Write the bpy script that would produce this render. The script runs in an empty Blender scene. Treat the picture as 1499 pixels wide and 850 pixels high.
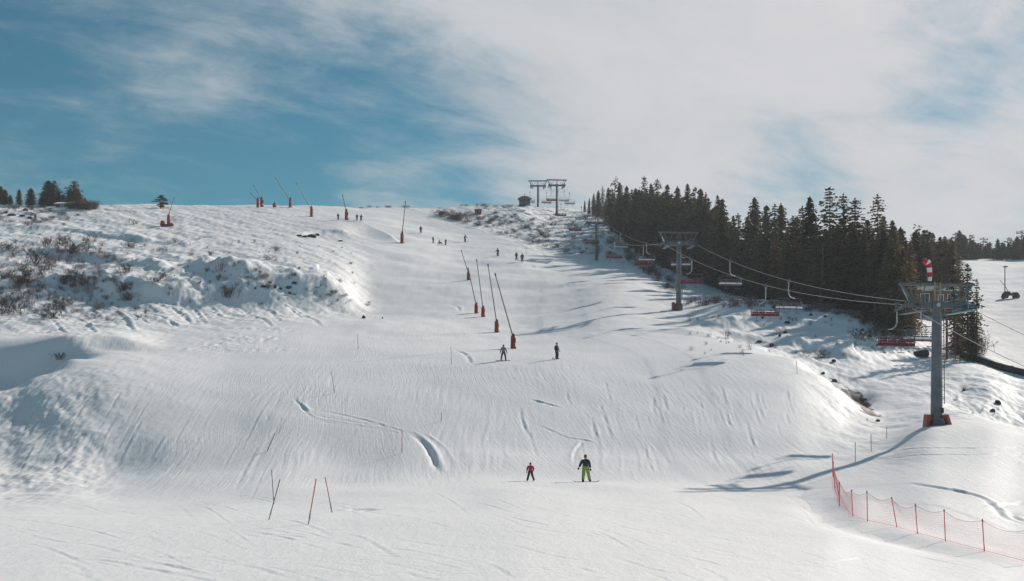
import bpy, bmesh, math, random
import numpy as np
from mathutils import Vector, Matrix, Euler

random.seed(7)
rng = np.random.default_rng(11)
S = bpy.context.scene
COL = S.collection
F = 1700.0          # focal length in photograph pixels
HZ = 600.0          # row of the level horizon
CXP = 749.5
R = math.radians

# ------------------------------------------------------------------ helpers
def link(o, parent=None):
    COL.objects.link(o)
    if parent is not None:
        o.parent = parent
    return o

def tag(o, label=None, cat=None, group=None, kind=None):
    if label: o['label'] = label
    if cat: o['category'] = cat
    if group: o['group'] = group
    if kind: o['kind'] = kind
    return o

def thing(name, label, cat, loc=(0, 0, 0), rotz=0.0, group=None):
    o = bpy.data.objects.new(name, None)
    o.empty_display_size = 0.3
    COL.objects.link(o)
    o.location = loc
    o.rotation_euler = (0, 0, rotz)
    return tag(o, label, cat, group)

def kids(o):
    return [c for c in bpy.data.objects if c.parent is o]

def copy_tree(o, tree=None):
    c = o.copy(); COL.objects.link(c)
    for ch in o.children:
        d = ch.copy(); COL.objects.link(d); d.parent = c
        for g in ch.children:
            e = g.copy(); COL.objects.link(e); e.parent = d
    return c

class MB:
    """collects boxes, bars and tubes for ONE mesh"""
    def __init__(s):
        s.v = []; s.f = []
    def add(s, verts, faces):
        b = len(s.v)
        s.v += [tuple(p) for p in verts]
        s.f += [tuple(i + b for i in q) for q in faces]
        return s
    def box(s, c, d, rot=None):
        hx, hy, hz = d[0] / 2, d[1] / 2, d[2] / 2
        P = [Vector((x, y, z)) for x in (-hx, hx) for y in (-hy, hy) for z in (-hz, hz)]
        if rot is not None: P = [rot @ p for p in P]
        P = [p + Vector(c) for p in P]
        return s.add(P, [(0, 1, 3, 2), (4, 6, 7, 5), (0, 4, 5, 1), (2, 3, 7, 6), (0, 2, 6, 4), (1, 5, 7, 3)])
    def bar(s, a, b, w, h=None):
        a = Vector(a); b = Vector(b); d = b - a
        h = h or w
        q = d.to_track_quat('Z', 'Y').to_matrix()
        return s.box((a + b) / 2, (w, h, d.length), q)
    def tube(s, pts, rad, n=8, cap=True):
        pts = [Vector(p) for p in pts]
        if not hasattr(rad, '__len__'): rad = [rad] * len(pts)
        rings = []
        ref = Vector((0.13, 0.97, 0.21))
        for i, p in enumerate(pts):
            t = (pts[min(i + 1, len(pts) - 1)] - pts[max(i - 1, 0)])
            if t.length < 1e-9: t = Vector((0, 0, 1))
            t.normalize()
            u = t.cross(ref)
            if u.length < 0.1: u = t.cross(Vector((1, 0, 0)))
            u.normalize(); w = t.cross(u)
            rings.append([p + (u * math.cos(2 * math.pi * k / n) + w * math.sin(2 * math.pi * k / n)) * rad[i] for k in range(n)])
        V = [p for r in rings for p in r]
        Fc = []
        for i in range(len(pts) - 1):
            for k in range(n):
                a = i * n + k; b = i * n + (k + 1) % n
                Fc.append((a, b, b + n, a + n))
        if cap:
            Fc.append(tuple(range(n - 1, -1, -1)))
            Fc.append(tuple((len(pts) - 1) * n + k for k in range(n)))
        return s.add(V, Fc)
    def lathe(s, prof, n=14, c=(0, 0, 0)):
        return s.tube([(c[0], c[1], c[2] + z) for r, z in prof], [max(r, 0.001) for r, z in prof], n)
    def disc_x(s, c, r, t, n=12):     # wheel whose axle lies along x
        return s.tube([(c[0] - t / 2, c[1], c[2]), (c[0] + t / 2, c[1], c[2])], r, n)
    def ball(s, c, rad, n=10, m=6):
        rx, ry, rz = (rad, rad, rad) if not hasattr(rad, '__len__') else rad
        V = []; Fc = []
        for i in range(m + 1):
            th = math.pi * i / m
            for k in range(n):
                ph = 2 * math.pi * k / n
                V.append((c[0] + rx * math.sin(th) * math.cos(ph), c[1] + ry * math.sin(th) * math.sin(ph), c[2] + rz * math.cos(th)))
        for i in range(m):
            for k in range(n):
                a = i * n + k; b = i * n + (k + 1) % n
                Fc.append((a, a + n, b + n, b))
        return s.add(V, Fc)
    def mesh(s, name, mat, smooth=False):
        me = bpy.data.meshes.new(name)
        me.from_pydata(s.v, [], s.f)
        bm = bmesh.new(); bm.from_mesh(me)
        bmesh.ops.recalc_face_normals(bm, faces=bm.faces)
        bm.to_mesh(me); bm.free()
        me.materials.append(mat)
        if smooth:
            me.polygons.foreach_set('use_smooth', [True] * len(me.polygons))
        me.update()
        return me
    def build(s, name, mat, parent=None, smooth=False, bevel=0.0, loc=(0, 0, 0)):
        o = bpy.data.objects.new(name, s.mesh(name, mat, smooth))
        link(o, parent); o.location = loc
        if bevel:
            m = o.modifiers.new('bevel', 'BEVEL'); m.width = bevel; m.segments = 2; m.limit_method = 'ANGLE'
        return o

# ------------------------------------------------------------------ materials
def new_mat(name):
    m = bpy.data.materials.new(name); m.use_nodes = True
    nt = m.node_tree; nt.nodes.clear()
    out = nt.nodes.new('ShaderNodeOutputMaterial')
    return m, nt, out

def nd(nt, typ, **kw):
    n = nt.nodes.new(typ)
    for k, v in kw.items(): setattr(n, k, v)
    return n

def noisy(name, c1, c2, scale=3.0, rough=0.6, metal=0.0, detail=6.0, lo=0.35, hi=0.65, bump=0.0, rand=0.0, transl=0.0, spec=0.4):
    """surface whose own colour wanders between two tones (dirt, weathering)"""
    m, nt, out = new_mat(name)
    tc = nd(nt, 'ShaderNodeTexCoord')
    no = nd(nt, 'ShaderNodeTexNoise'); no.inputs['Scale'].default_value = scale; no.inputs['Detail'].default_value = detail
    nt.links.new(tc.outputs['Object'], no.inputs['Vector'])
    mr = nd(nt, 'ShaderNodeMapRange'); mr.inputs['From Min'].default_value = lo; mr.inputs['From Max'].default_value = hi
    nt.links.new(no.outputs['Fac'], mr.inputs['Value'])
    mx = nd(nt, 'ShaderNodeMix', data_type='RGBA')
    mx.inputs[6].default_value = (*c1, 1); mx.inputs[7].default_value = (*c2, 1)
    nt.links.new(mr.outputs['Result'], mx.inputs[0])
    col = mx.outputs[2]
    if rand:
        oi = nd(nt, 'ShaderNodeObjectInfo')
        hs = nd(nt, 'ShaderNodeHueSaturation')
        m1 = nd(nt, 'ShaderNodeMapRange'); m1.inputs['To Min'].default_value = 0.5 - 0.06 * rand; m1.inputs['To Max'].default_value = 0.5 + 0.05 * rand
        m2 = nd(nt, 'ShaderNodeMapRange'); m2.inputs['To Min'].default_value = 1 - 0.45 * rand; m2.inputs['To Max'].default_value = 1 + 0.6 * rand
        nt.links.new(oi.outputs['Random'], m1.inputs['Value'])
        mm = nd(nt, 'ShaderNodeMath', operation='MULTIPLY'); mm.inputs[1].default_value = 7.31
        fr = nd(nt, 'ShaderNodeMath', operation='FRACT')
        nt.links.new(oi.outputs['Random'], mm.inputs[0]); nt.links.new(mm.outputs[0], fr.inputs[0])
        nt.links.new(fr.outputs[0], m2.inputs['Value'])
        nt.links.new(m1.outputs['Result'], hs.inputs['Hue']); nt.links.new(m2.outputs['Result'], hs.inputs['Value'])
        nt.links.new(col, hs.inputs['Color']); col = hs.outputs['Color']
    bs = nd(nt, 'ShaderNodeBsdfPrincipled')
    bs.inputs['Roughness'].default_value = rough; bs.inputs['Metallic'].default_value = metal
    bs.inputs['Specular IOR Level'].default_value = spec
    nt.links.new(col, bs.inputs['Base Color'])
    if bump:
        bp = nd(nt, 'ShaderNodeBump'); bp.inputs['Strength'].default_value = bump; bp.inputs['Distance'].default_value = 0.05
        nt.links.new(no.outputs['Fac'], bp.inputs['Height']); nt.links.new(bp.outputs['Normal'], bs.inputs['Normal'])
    if transl:
        tr = nd(nt, 'ShaderNodeBsdfTranslucent'); nt.links.new(col, tr.inputs['Color'])
        ms = nd(nt, 'ShaderNodeMixShader'); ms.inputs[0].default_value = transl
        nt.links.new(bs.outputs[0], ms.inputs[1]); nt.links.new(tr.outputs[0], ms.inputs[2])
        nt.links.new(ms.outputs[0], out.inputs[0])
    else:
        nt.links.new(bs.outputs[0], out.inputs[0])
    return m

M = {}
M['needles'] = noisy('spruce_needles', (0.050, 0.050, 0.032), (0.155, 0.125, 0.066), 0.7, 0.8, rand=1.0, transl=0.4, spec=0.15)
M['needles_brown'] = noisy('dry_needles', (0.075, 0.06, 0.04), (0.19, 0.13, 0.075), 0.7, 0.8, rand=0.8, transl=0.4, spec=0.15)
M['needles_pine'] = noisy('pine_needles', (0.036, 0.05, 0.03), (0.12, 0.12, 0.06), 0.7, 0.8, rand=0.8, transl=0.4, spec=0.15)
M['bark'] = noisy('bark', (0.05, 0.04, 0.035), (0.14, 0.11, 0.09), 2.5, 0.9, bump=0.4, spec=0.1)
M['pine_bark'] = noisy('pine_bark', (0.09, 0.055, 0.04), (0.22, 0.13, 0.085), 2.0, 0.9, bump=0.4, spec=0.1)
M['twig'] = noisy('twigs', (0.085, 0.068, 0.068), (0.19, 0.15, 0.145), 2.0, 0.85, rand=0.5, spec=0.1)
M['twig_dark'] = noisy('dark_twigs', (0.035, 0.030, 0.028), (0.10, 0.075, 0.06), 2.0, 0.85, rand=0.5, spec=0.1)
M['rock'] = noisy('rock', (0.025, 0.023, 0.024), (0.085, 0.075, 0.07), 1.6, 0.85, bump=0.8)
M['earth'] = noisy('bare_earth', (0.035, 0.022, 0.016), (0.10, 0.062, 0.042), 2.2, 0.95, bump=0.8, spec=0.1)
M['steel'] = noisy('galvanised_steel', (0.105, 0.122, 0.135), (0.18, 0.198, 0.21), 1.2, 0.55, metal=0.25, bump=0.05)
M['steel_dark'] = noisy('weathered_dark_steel', (0.075, 0.085, 0.095), (0.15, 0.16, 0.17), 1.5, 0.6, metal=0.2)
M['teal'] = noisy('teal_painted_steel', (0.10, 0.22, 0.24), (0.16, 0.30, 0.31), 1.5, 0.5)
M['rubber'] = noisy('black_rubber', (0.02, 0.02, 0.022), (0.05, 0.05, 0.05), 3, 0.8)
M['rope'] = noisy('bright_steel_rope', (0.50, 0.50, 0.48), (0.68, 0.67, 0.64), 0.8, 0.45, metal=0.1)
M['tan'] = noisy('tan_painted_steel', (0.34, 0.24, 0.17), (0.45, 0.33, 0.24), 2, 0.6)
M['redpad'] = noisy('red_vinyl_padding', (0.24, 0.026, 0.018), (0.36, 0.045, 0.03), 1.7, 0.55)
M['orangepad'] = noisy('orange_vinyl_padding', (0.30, 0.06, 0.025), (0.42, 0.10, 0.045), 1.7, 0.55)
M['seatred'] = noisy('dark_red_seat_cushion', (0.13, 0.010, 0.018), (0.21, 0.018, 0.028), 1.5, 0.6)
M['seatback'] = noisy('maroon_backrest', (0.10, 0.022, 0.03), (0.17, 0.035, 0.045), 1.5, 0.6)
M['hangergrey'] = noisy('pale_grey_hanger', (0.38, 0.39, 0.39), (0.52, 0.53, 0.53), 1.5, 0.5, metal=0.1)
M['lance'] = noisy('lance_aluminium', (0.11, 0.085, 0.085), (0.20, 0.16, 0.155), 1.0, 0.5, metal=0.2)
M['poledark'] = noisy('dark_gate_pole', (0.08, 0.10, 0.115), (0.14, 0.165, 0.18), 2.0, 0.5)
M['polegrey'] = noisy('grey_gate_pole', (0.22, 0.24, 0.26), (0.33, 0.35, 0.36), 2.0, 0.5)
M['polered'] = noisy('red_gate_pole', (0.68, 0.07, 0.075), (0.80, 0.13, 0.13), 2.0, 0.5)
M['netred'] = noisy('red_net_cord', (0.72, 0.10, 0.13), (0.82, 0.17, 0.20), 2.0, 0.7)
M['wood'] = noisy('brown_boards', (0.12, 0.075, 0.052), (0.22, 0.14, 0.095), 3.0, 0.85, bump=0.2)
M['woodred'] = noisy('red_brown_timber', (0.15, 0.055, 0.045), (0.25, 0.10, 0.08), 3.0, 0.8, bump=0.2)
M['whitepaint'] = noisy('white_paint', (0.70, 0.70, 0.69), (0.80, 0.80, 0.79), 3.0, 0.5)
M['glassdark'] = noisy('window_glass', (0.03, 0.045, 0.055), (0.06, 0.08, 0.09), 2.0, 0.08)
M['whitecloth'] = noisy('white_fabric', (0.72, 0.71, 0.70), (0.82, 0.81, 0.80), 3.0, 0.9)
M['redcloth'] = noisy('red_fabric', (0.50, 0.012, 0.03), (0.62, 0.02, 0.05), 3.0, 0.85)
M['snowcap'] = noisy('settled_snow', (0.80, 0.81, 0.82), (0.86, 0.86, 0.87), 2.0, 0.75, bump=0.3)
M['skin'] = noisy('skin', (0.45, 0.26, 0.19), (0.55, 0.33, 0.25), 6.0, 0.55)
M['navy'] = noisy('dark_navy_jacket', (0.018, 0.022, 0.032), (0.045, 0.05, 0.065), 5.0, 0.8)
M['black'] = noisy('black_fabric', (0.012, 0.012, 0.014), (0.035, 0.035, 0.038), 5.0, 0.8)
M['lime'] = noisy('lime_green_trousers', (0.20, 0.27, 0.05), (0.30, 0.38, 0.09), 5.0, 0.8)
M['crimson'] = noisy('crimson_jacket', (0.45, 0.015, 0.06), (0.58, 0.03, 0.09), 5.0, 0.75)
M['greyjacket'] = noisy('grey_jacket', (0.12, 0.135, 0.15), (0.22, 0.235, 0.25), 5.0, 0.8)
M['charcoal'] = noisy('charcoal_fabric', (0.03, 0.032, 0.036), (0.06, 0.062, 0.066), 5.0, 0.8)
M['olive'] = noisy('olive_jacket', (0.07, 0.065, 0.04), (0.12, 0.11, 0.07), 5.0, 0.8)
M['maroon'] = noisy('maroon_hat', (0.16, 0.02, 0.035), (0.24, 0.035, 0.05), 5.0, 0.8)
M['skigloss'] = noisy('pale_ski_topsheet', (0.45, 0.46, 0.48), (0.6, 0.6, 0.62), 4.0, 0.35)
M['darkgloss'] = noisy('dark_board_topsheet', (0.02, 0.022, 0.028), (0.05, 0.05, 0.06), 4.0, 0.35)
M['pipe'] = noisy('black_pipe', (0.016, 0.016, 0.018), (0.04, 0.038, 0.038), 1.5, 0.7)
M['yellowlamp'] = noisy('lamp_housing', (0.25, 0.25, 0.24), (0.34, 0.33, 0.32), 2.0, 0.5)

# ------------------------------------------------------------------ noise on arrays
def perlin(x, y, seed=0):
    r = np.random.default_rng(seed)
    perm = r.permutation(512).astype(np.int64)
    ang = r.uniform(0, 2 * np.pi, 512)
    gx, gy = np.cos(ang), np.sin(ang)
    xi = np.floor(x).astype(np.int64); yi = np.floor(y).astype(np.int64)
    xf = x - xi; yf = y - yi
    def h(a, b): return perm[(perm[a & 511] + b) & 511]
    u = xf * xf * xf * (xf * (xf * 6 - 15) + 10); v = yf * yf * yf * (yf * (yf * 6 - 15) + 10)
    def g(a, b, dx, dy):
        k = h(a, b); return gx[k] * dx + gy[k] * dy
    n00 = g(xi, yi, xf, yf); n10 = g(xi + 1, yi, xf - 1, yf)
    n01 = g(xi, yi + 1, xf, yf - 1); n11 = g(xi + 1, yi + 1, xf - 1, yf - 1)
    return (n00 * (1 - u) + n10 * u) * (1 - v) + (n01 * (1 - u) + n11 * u) * v * 1.0

def sstep(a, b, x):
    t = np.clip((x - a) / (b - a), 0, 1); return t * t * (3 - 2 * t)

def pchip(xs, ys, xq):
    xs = np.asarray(xs, float); ys = np.asarray(ys, float)
    h = np.diff(xs); d = np.diff(ys, axis=0) / (h if ys.ndim == 1 else h[:, None])
    m = np.zeros_like(ys)
    hh0, hh1 = h[:-1], h[1:]
    w1 = 2 * hh1 + hh0; w2 = hh1 + 2 * hh0
    if ys.ndim > 1: w1 = w1[:, None]; w2 = w2[:, None]
    s = (d[:-1] * d[1:]) > 0
    with np.errstate(divide='ignore', invalid='ignore'):
        mm = (w1 + w2) / (w1 / d[:-1] + w2 / d[1:])
    m[1:-1] = np.where(s, mm, 0)
    m[0] = d[0]; m[-1] = d[-1]
    i = np.clip(np.searchsorted(xs, xq) - 1, 0, len(xs) - 2)
    t = (xq - xs[i]) / h[i]; hi = h[i]
    if ys.ndim > 1: t = t[:, None]; hi = hi[:, None]
    t = np.clip(t, 0, 1)
    return ((2 * t**3 - 3 * t**2 + 1) * ys[i] + (t**3 - 2 * t**2 + t) * hi * m[i]
            + (-2 * t**3 + 3 * t**2) * ys[i + 1] + (t**3 - t**2) * hi * m[i + 1])

# ------------------------------------------------------------------ terrain survey: per bearing, (distance, row)
def Zc(Y, py): return (HZ - py) / F * Y
SURVEY = {
 -3500: [(45,768),(62,742),(75,690),(88,630),(98,590),(120,560),(150,500),(185,440),(210,405),(235,370),(260,340),(285,318),(305,308),(330,312)],
 -300: [(45,770),(62,744),(75,684),(88,612),(95,572),(100,562),(110,575),(122,560),(135,520),(150,488),(165,462),(185,425),(210,385),(235,350),(260,326),(285,310),(300,303),(325,302),(345,308)],
 0:    [(45,768),(68,742),(80,712),(90,670),(99,619),(107,573),(111,583),(117,586),(121,571),(127.5,507),(131,496),(148,489),(160,478),(168,462),(176,440),(186,412),(200,390),(225,362),(250,338),(275,318),(295,304),(310,301),(330,304)],
 55:   [(45,768),(68,740),(79,713),(89,667),(98,613),(106,563),(110,551),(114,564),(118,569),(121.5,560),(127.5,499),(131,493),(149,488),(160,476),(168,462),(176,442),(186,416),(200,394),(225,365),(250,340),(275,319),(295,305),(310,302),(330,305)],
 105:  [(45,768),(68,740),(79,711),(89,661),(98,605),(106,559),(111,540),(115,525),(118,533),(121,537),(123.5,532),(127.8,490),(132,487),(148,485),(160,475),(168,461),(176,443),(186,418),(200,396),(225,368),(250,342),(275,320),(295,305),(310,302),(330,305)],
 160:  [(45,768),(70,737),(84,694),(94,626),(103,570),(111,538),(118,521),(122,517),(126,514),(129.5,491),(135,486),(150,482),(160,475),(168,462),(178,440),(186,405),(202,390),(225,368),(250,343),(275,320),(295,306),(310,301),(330,304)],
 250:  [(45,768),(70,734),(82,694),(92,633),(103,573),(112,542),(121,522),(132,504),(145,489),(158,477),(168,463),(176,449),(183,413),(195,399),(220,373),(250,345),(275,323),(295,308),(312,301),(335,304)],
 340:  [(45,768),(70,727),(81,693),(92,632),(104,573),(114,542),(122,524),(133,502),(147,485),(160,473),(170,463),(178,447),(184,409),(192,395),(205,385),(230,362),(255,342),(280,322),(300,308),(316,302),(340,305)],
 420:  [(45,768),(62,735),(74,711),(81,690),(96,606),(109,555),(120,528),(135,500),(150,482),(162,471),(171,463),(179,449),(186,411),(192,402),(205,390),(230,364),(252,349),(262,341),(270,334),(290,319),(306,308),(320,302),(345,306)],
 490:  [(45,768),(62,733),(75,709),(82,688),(97,603),(110,553),(120,528),(135,502),(150,483),(160,472),(170,466),(181,455),(189,420),(196,410),(210,395),(232,370),(250,355),(262,349),(268,340),(276,332),(290,324),(306,314),(322,304),(350,307)],
 545:  [(45,767),(62,731),(75,707),(83,681),(98.5,597),(111,551),(120,528),(135,503),(150,484),(158,473),(164,469),(171,468),(180,463),(190,452),(205,428),(222,400),(240,375),(256,358),(270,350),(280,340),(293,328),(308,318),(325,309),(345,305),(370,308)],
 600:  [(45,766),(62,729),(75,705),(84,672),(100,592),(112,549),(120,527),(135,505),(150,486),(160,474),(168,468),(176,465),(190,450),(205,428),(222,403),(240,380),(258,362),(272,352),(288,340),(303,331),(320,317),(335,308),(350,305),(375,309)],
 680:  [(45,765),(62,727),(76,702),(86,662),(100,593),(112,547),(120,527),(135,507),(150,490),(165,475),(180,461),(195,442),(212,420),(230,400),(248,383),(265,369),(283,355),(300,342),(318,325),(335,310),(350,303),(375,306)],
 750:  [(45,765),(60,727),(76,703),(86,664),(100,594),(112,547),(120,527),(135,508),(150,492),(165,477),(185,457),(205,431),(225,405),(248,384),(268,368),(285,355),(300,344),(318,328),(335,310),(350,302),(375,305)],
 815:  [(45,767),(60,730),(76,705),(86,666),(100,595),(112,547),(120,526),(135,505),(150,488),(165,470),(185,450),(205,427),(225,406),(245,392),(262,380),(280,366),(298,352),(318,336),(335,324),(350,316),(360,308),(375,308)],
 900:  [(45,773),(60,735),(76,706),(86,668),(100,598),(112,549),(121,524),(135,500),(150,478),(165,459),(180,442),(200,421),(222,404),(245,393),(270,383),(286,370),(300,356),(318,342),(336,328),(352,318),(370,314),(390,320)],
 1000: [(45,780),(60,740),(75,710),(86,670),(100,600),(111,554),(120,525),(131,504),(142,489),(152,478),(162,467),(172,455),(186,440),(202,431),(225,417),(250,405),(262,400),(285,384),(315,364),(340,350),(370,346)],
 1080: [(45,785),(60,746),(75,712),(86,670),(100,600),(111,555),(120,526),(129,509),(136,502),(141,500),(147,488),(155,468),(163,453),(172,444),(190,441),(230,433),(260,418),(290,400),(320,382),(350,374)],
 1160: [(45,790),(60,750),(75,711),(86,668),(100,604),(110,562),(118,538),(124,524),(127.5,530),(133,529),(141,506),(150,487),(158,471),(165,458),(172,450),(192,447),(230,434),(260,418),(290,402),(320,390),(350,384)],
 1210: [(45,793),(60,752),(74,708),(86,670),(100,615),(108,584),(114,563),(118,553),(121,563),(128,564),(135,537),(144,507),(153,482),(162,463),(170,453),(192,448),(230,438),(260,426),(290,410),(320,396),(350,388)],
 1255: [(46,797),(58,757),(70,716),(80,684),(90,655),(99,629),(106,610),(110,598),(113.5,591),(116,602),(122,603),(127,577),(134,546),(143,512),(152,485),(162,466),(170,456),(192,450),(230,440),(260,428),(290,412),(320,398),(350,390)],
 1290: [(46,802),(58,762),(70,712),(80,678),(90,650),(99,629),(106,615),(113,606),(120,590),(127,570),(134,550),(143,524),(152,493),(162,473),(170,461),(192,453),(230,442),(260,430),(290,414),(320,398),(350,388)],
 1370: [(47,807),(53,782),(62,740),(72,694),(82,648),(88,626),(92,618),(97,612),(104,607),(113,594),(122,577),(131,558),(141,541),(153,522),(166,503),(180,482),(195,464),(212,452),(240,435),(270,415),(300,396),(325,386),(350,382)],
 1405: [(47,808),(53,784),(62,742),(72,695),(82,648),(88,626),(92,617),(98,609),(104,606),(110,605),(117,592),(125,572),(135,546),(147,525),(160,507),(178,484),(200,462),(240,428),(280,403),(320,385),(345,381),(370,380)],
 1440: [(47,809),(53,787),(62,745),(72,697),(82,648),(88,626),(92,618),(97,613),(101,614),(106,620),(112,613),(119,587),(127,560),(136,545),(147,531),(160,512),(178,490),(200,468),(240,432),(280,405),(320,386),(345,382),(370,381)],
 1499: [(47,812),(55,785),(63,748),(73,700),(82,655),(88,634),(92,626),(96,626),(102,638),(110,634),(118,604),(126,574),(134,558),(146,542),(160,516),(178,490),(200,463),(240,428),(280,403),(320,387),(340,383),(370,383)],
 1800: [(47,814),(55,786),(63,750),(73,706),(82,675),(92,658),(102,652),(110,640),(120,608),(130,575),(146,540),(160,514),(178,484),(200,454),(240,416),(280,390),(320,373),(340,368),(370,366)],
 4500: [(47,814),(55,786),(63,750),(73,706),(82,675),(92,658),(102,650),(120,606),(146,536),(178,478),(200,446),(240,404),(280,376),(320,358),(370,346)],
}
NEARZ = [(-3500, -4.4), (0, -4.4), (750, -4.35), (1000, -4.6), (1250, -5.1), (1499, -5.6), (4500, -5.8)]

def rows(*segs):
    out = []
    for a, b, st in segs: out.append(np.arange(a, b, st))
    return np.concatenate(out)
YG = rows((2, 24, 0.8), (24, 60, 0.11), (60, 128, 0.12), (128, 200, 0.28), (200, 365, 0.5), (365, 620, 6), (620, 3400, 90))
left = -20 - np.cumsum(np.linspace(2, 96, 66)); right_ = 1520 + np.cumsum(np.linspace(2, 84, 66))
PG = np.concatenate([left[::-1], np.arange(-20, 1520, 1.6), right_])
cols = sorted(SURVEY)
ZC = np.zeros((len(cols), len(YG)))
for k, c in enumerate(cols):
    nz = np.interp(c, [a for a, b in NEARZ], [b for a, b in NEARZ])
    L = SURVEY[c]
    xs = [2, 14, 30] + [a for a, b in L]
    zs = [nz, nz, nz if L[0][0] > 30 else nz] + [Zc(a, b) for a, b in L]
    zl = zs[-1]
    xs += [xs[-1] + 60, 700, 3500]; zs += [zl - 1.5, zl - 30, zl - 70]
    ZC[k] = pchip(xs, zs, YG)
# blend between bearings, then soften sideways
Z = pchip(np.array(cols, float), ZC, PG).T            # rows Y, cols px
def blur(A, n, axis):
    ker = np.hanning(2 * n + 3)[1:-1]; ker /= ker.sum()
    B = np.moveaxis(A, axis, 0)
    P = np.concatenate([np.repeat(B[:1], n, 0), B, np.repeat(B[-1:], n, 0)], 0)
    out = np.zeros_like(B)
    for i, w in enumerate(ker): out += w * P[i:i + B.shape[0]]
    return np.moveaxis(out, 0, axis)
Zb = blur(Z, 12, 1)
Zs = blur(Z, 44, 1); kb = sstep(1240, 1300, PG)[None, :] * sstep(130, 150, YG)[:, None]
Zb = Zb * (1 - kb) + Zs * kb
Z = Zb
YY = np.repeat(YG[:, None], len(PG), 1)
UU = (PG[None, :] - CXP) / F
XX = UU * YY
PX = np.repeat(PG[None, :], len(YG), 0)
Zbase = Z.copy()

def col_interp(px, A):
    j = np.clip(np.searchsorted(PG, px) - 1, 0, len(PG) - 2)
    t = (px - PG[j]) / (PG[j + 1] - PG[j])
    return A[:, j] * (1 - t) + A[:, j + 1] * t

def hit(px, py, ymin=24, ymax=420, A=None):
    """the first ground point met looking along this bearing at this slope"""
    z = col_interp(px, Z if A is None else A)
    row = HZ - F * z / YG
    ok = np.where((YG >= ymin) & (YG <= ymax) & (row <= py))[0]
    if len(ok): i = ok[0]
    else:
        m = (YG >= ymin) & (YG <= ymax); i = np.where(m)[0][np.argmin(row[m])]
    Y = YG[i]
    return Vector(((px - CXP) / F * Y, Y, z[i]))

def ground(x, y):
    px = CXP + F * x / y
    z = col_interp(px, Z)
    return float(np.interp(y, YG, z))

def gpt(px, Y, up=0.0):
    x = (px - CXP) / F * Y
    return Vector((x, Y, ground(x, Y) + up))

# how wild the snow is, per bearing (0 = groomed piste, 1 = untouched bank)
def mask_tab(tab):
    cs = sorted(tab)
    A = np.array([np.interp(YG, [a for a, b in tab[c]], [b for a, b in tab[c]]) for c in cs])
    return np.array([np.interp(PG, cs, A[:, i]) for i in range(len(YG))])
WILD = mask_tab({
 -3500: [(40, 0.1), (70, 1), (400, 1)],
 -20: [(60, 0.08), (72, 0.7), (95, 0.8), (125, 0.55), (150, 0.5), (162, 0.9), (180, 1), (320, 0.95)],
 120: [(62, 0.05), (80, 0.5), (110, 0.6), (126, 0.45), (150, 0.6), (165, 0.9), (180, 1), (320, 0.9)],
 220: [(62, 0.0), (85, 0.18), (115, 0.2), (135, 0.3), (152, 0.6), (166, 0.9), (180, 1), (320, 0.8)],
 400: [(130, 0.0), (155, 0.25), (166, 0.7), (180, 0.95), (240, 0.75), (320, 0.6)],
 520: [(150, 0.0), (168, 0.1), (180, 0.75), (200, 0.8), (240, 0.6), (262, 0.6), (280, 0.2)],
 560: [(170, 0.0), (190, 0.12), (230, 0.1), (255, 0.12), (300, 0.0), (335, 0.3), (350, 0.8)],
 640: [(290, 0.0), (318, 0.1), (328, 0.9), (360, 1)],
 700: [(260, 0.0), (300, 0.1), (310, 0.8), (360, 1)],
 760: [(255, 0.0), (275, 0.5), (290, 1), (360, 1)],
 860: [(245, 0.05), (262, 0.8), (280, 1), (360, 1)],
 930: [(215, 0.05), (240, 0.5), (260, 1), (360, 1)],
 990: [(150, 0.05), (165, 0.35), (185, 0.5), (210, 0.8), (360, 1)],
 1060: [(128, 0.05), (140, 0.5), (150, 0.8), (360, 1)],
 1160: [(110, 0.03), (122, 0.3), (135, 0.9), (360, 1)],
 1230: [(78, 0.0), (92, 0.4), (104, 0.6), (120, 0.8), (360, 1)],
 1290: [(72, 0.0), (84, 0.35), (100, 0.5), (115, 0.3), (135, 0.5), (150, 0.9), (360, 1)],
 1400: [(80, 0.05), (92, 0.15), (102, 0.7), (120, 0.9), (140, 0.6), (160, 0.4), (360, 0.3)],
 1499: [(85, 0.05), (97, 0.2), (106, 0.8), (125, 0.8), (142, 0.4), (160, 0.15), (360, 0.12)],
 4500: [(85, 0.05), (106, 0.8), (360, 0.4)],
})
WILD = WILD * (1 - 0.75 * (1 - sstep(130, 200, PG))[None, :] * (sstep(108, 113, YG) * (1 - sstep(128, 136, YG)))[:, None])
WILD = blur(WILD, 8, 1)
n = lambda sx, sy, sd: perlin(XX / sx, YY / sy, sd)
# banks: drifts leaning from upper left to lower right
ca, sa = math.cos(R(38)), math.sin(R(38))
XA = XX * ca + YY * sa; YA = -XX * sa + YY * ca
hum = (0.85 * perlin(XA / 10.0, YA / 17.0, 1) + 0.50 * perlin(XA / 3.2, YA / 8.5, 2)
       + 0.34 * (0.3 - np.abs(perlin(XA / 2.4, YA / 4.6, 3))) + 0.20 * perlin(XX / 1.1, YY / 2.1, 4))
Z = Z + WILD**1.3 * hum * 0.85 * sstep(40, 80, YY)
tiny = 0.085 * perlin(XX / 0.45, YY / 0.8, 5)
Z += (WILD * 0.9) * tiny
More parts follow.
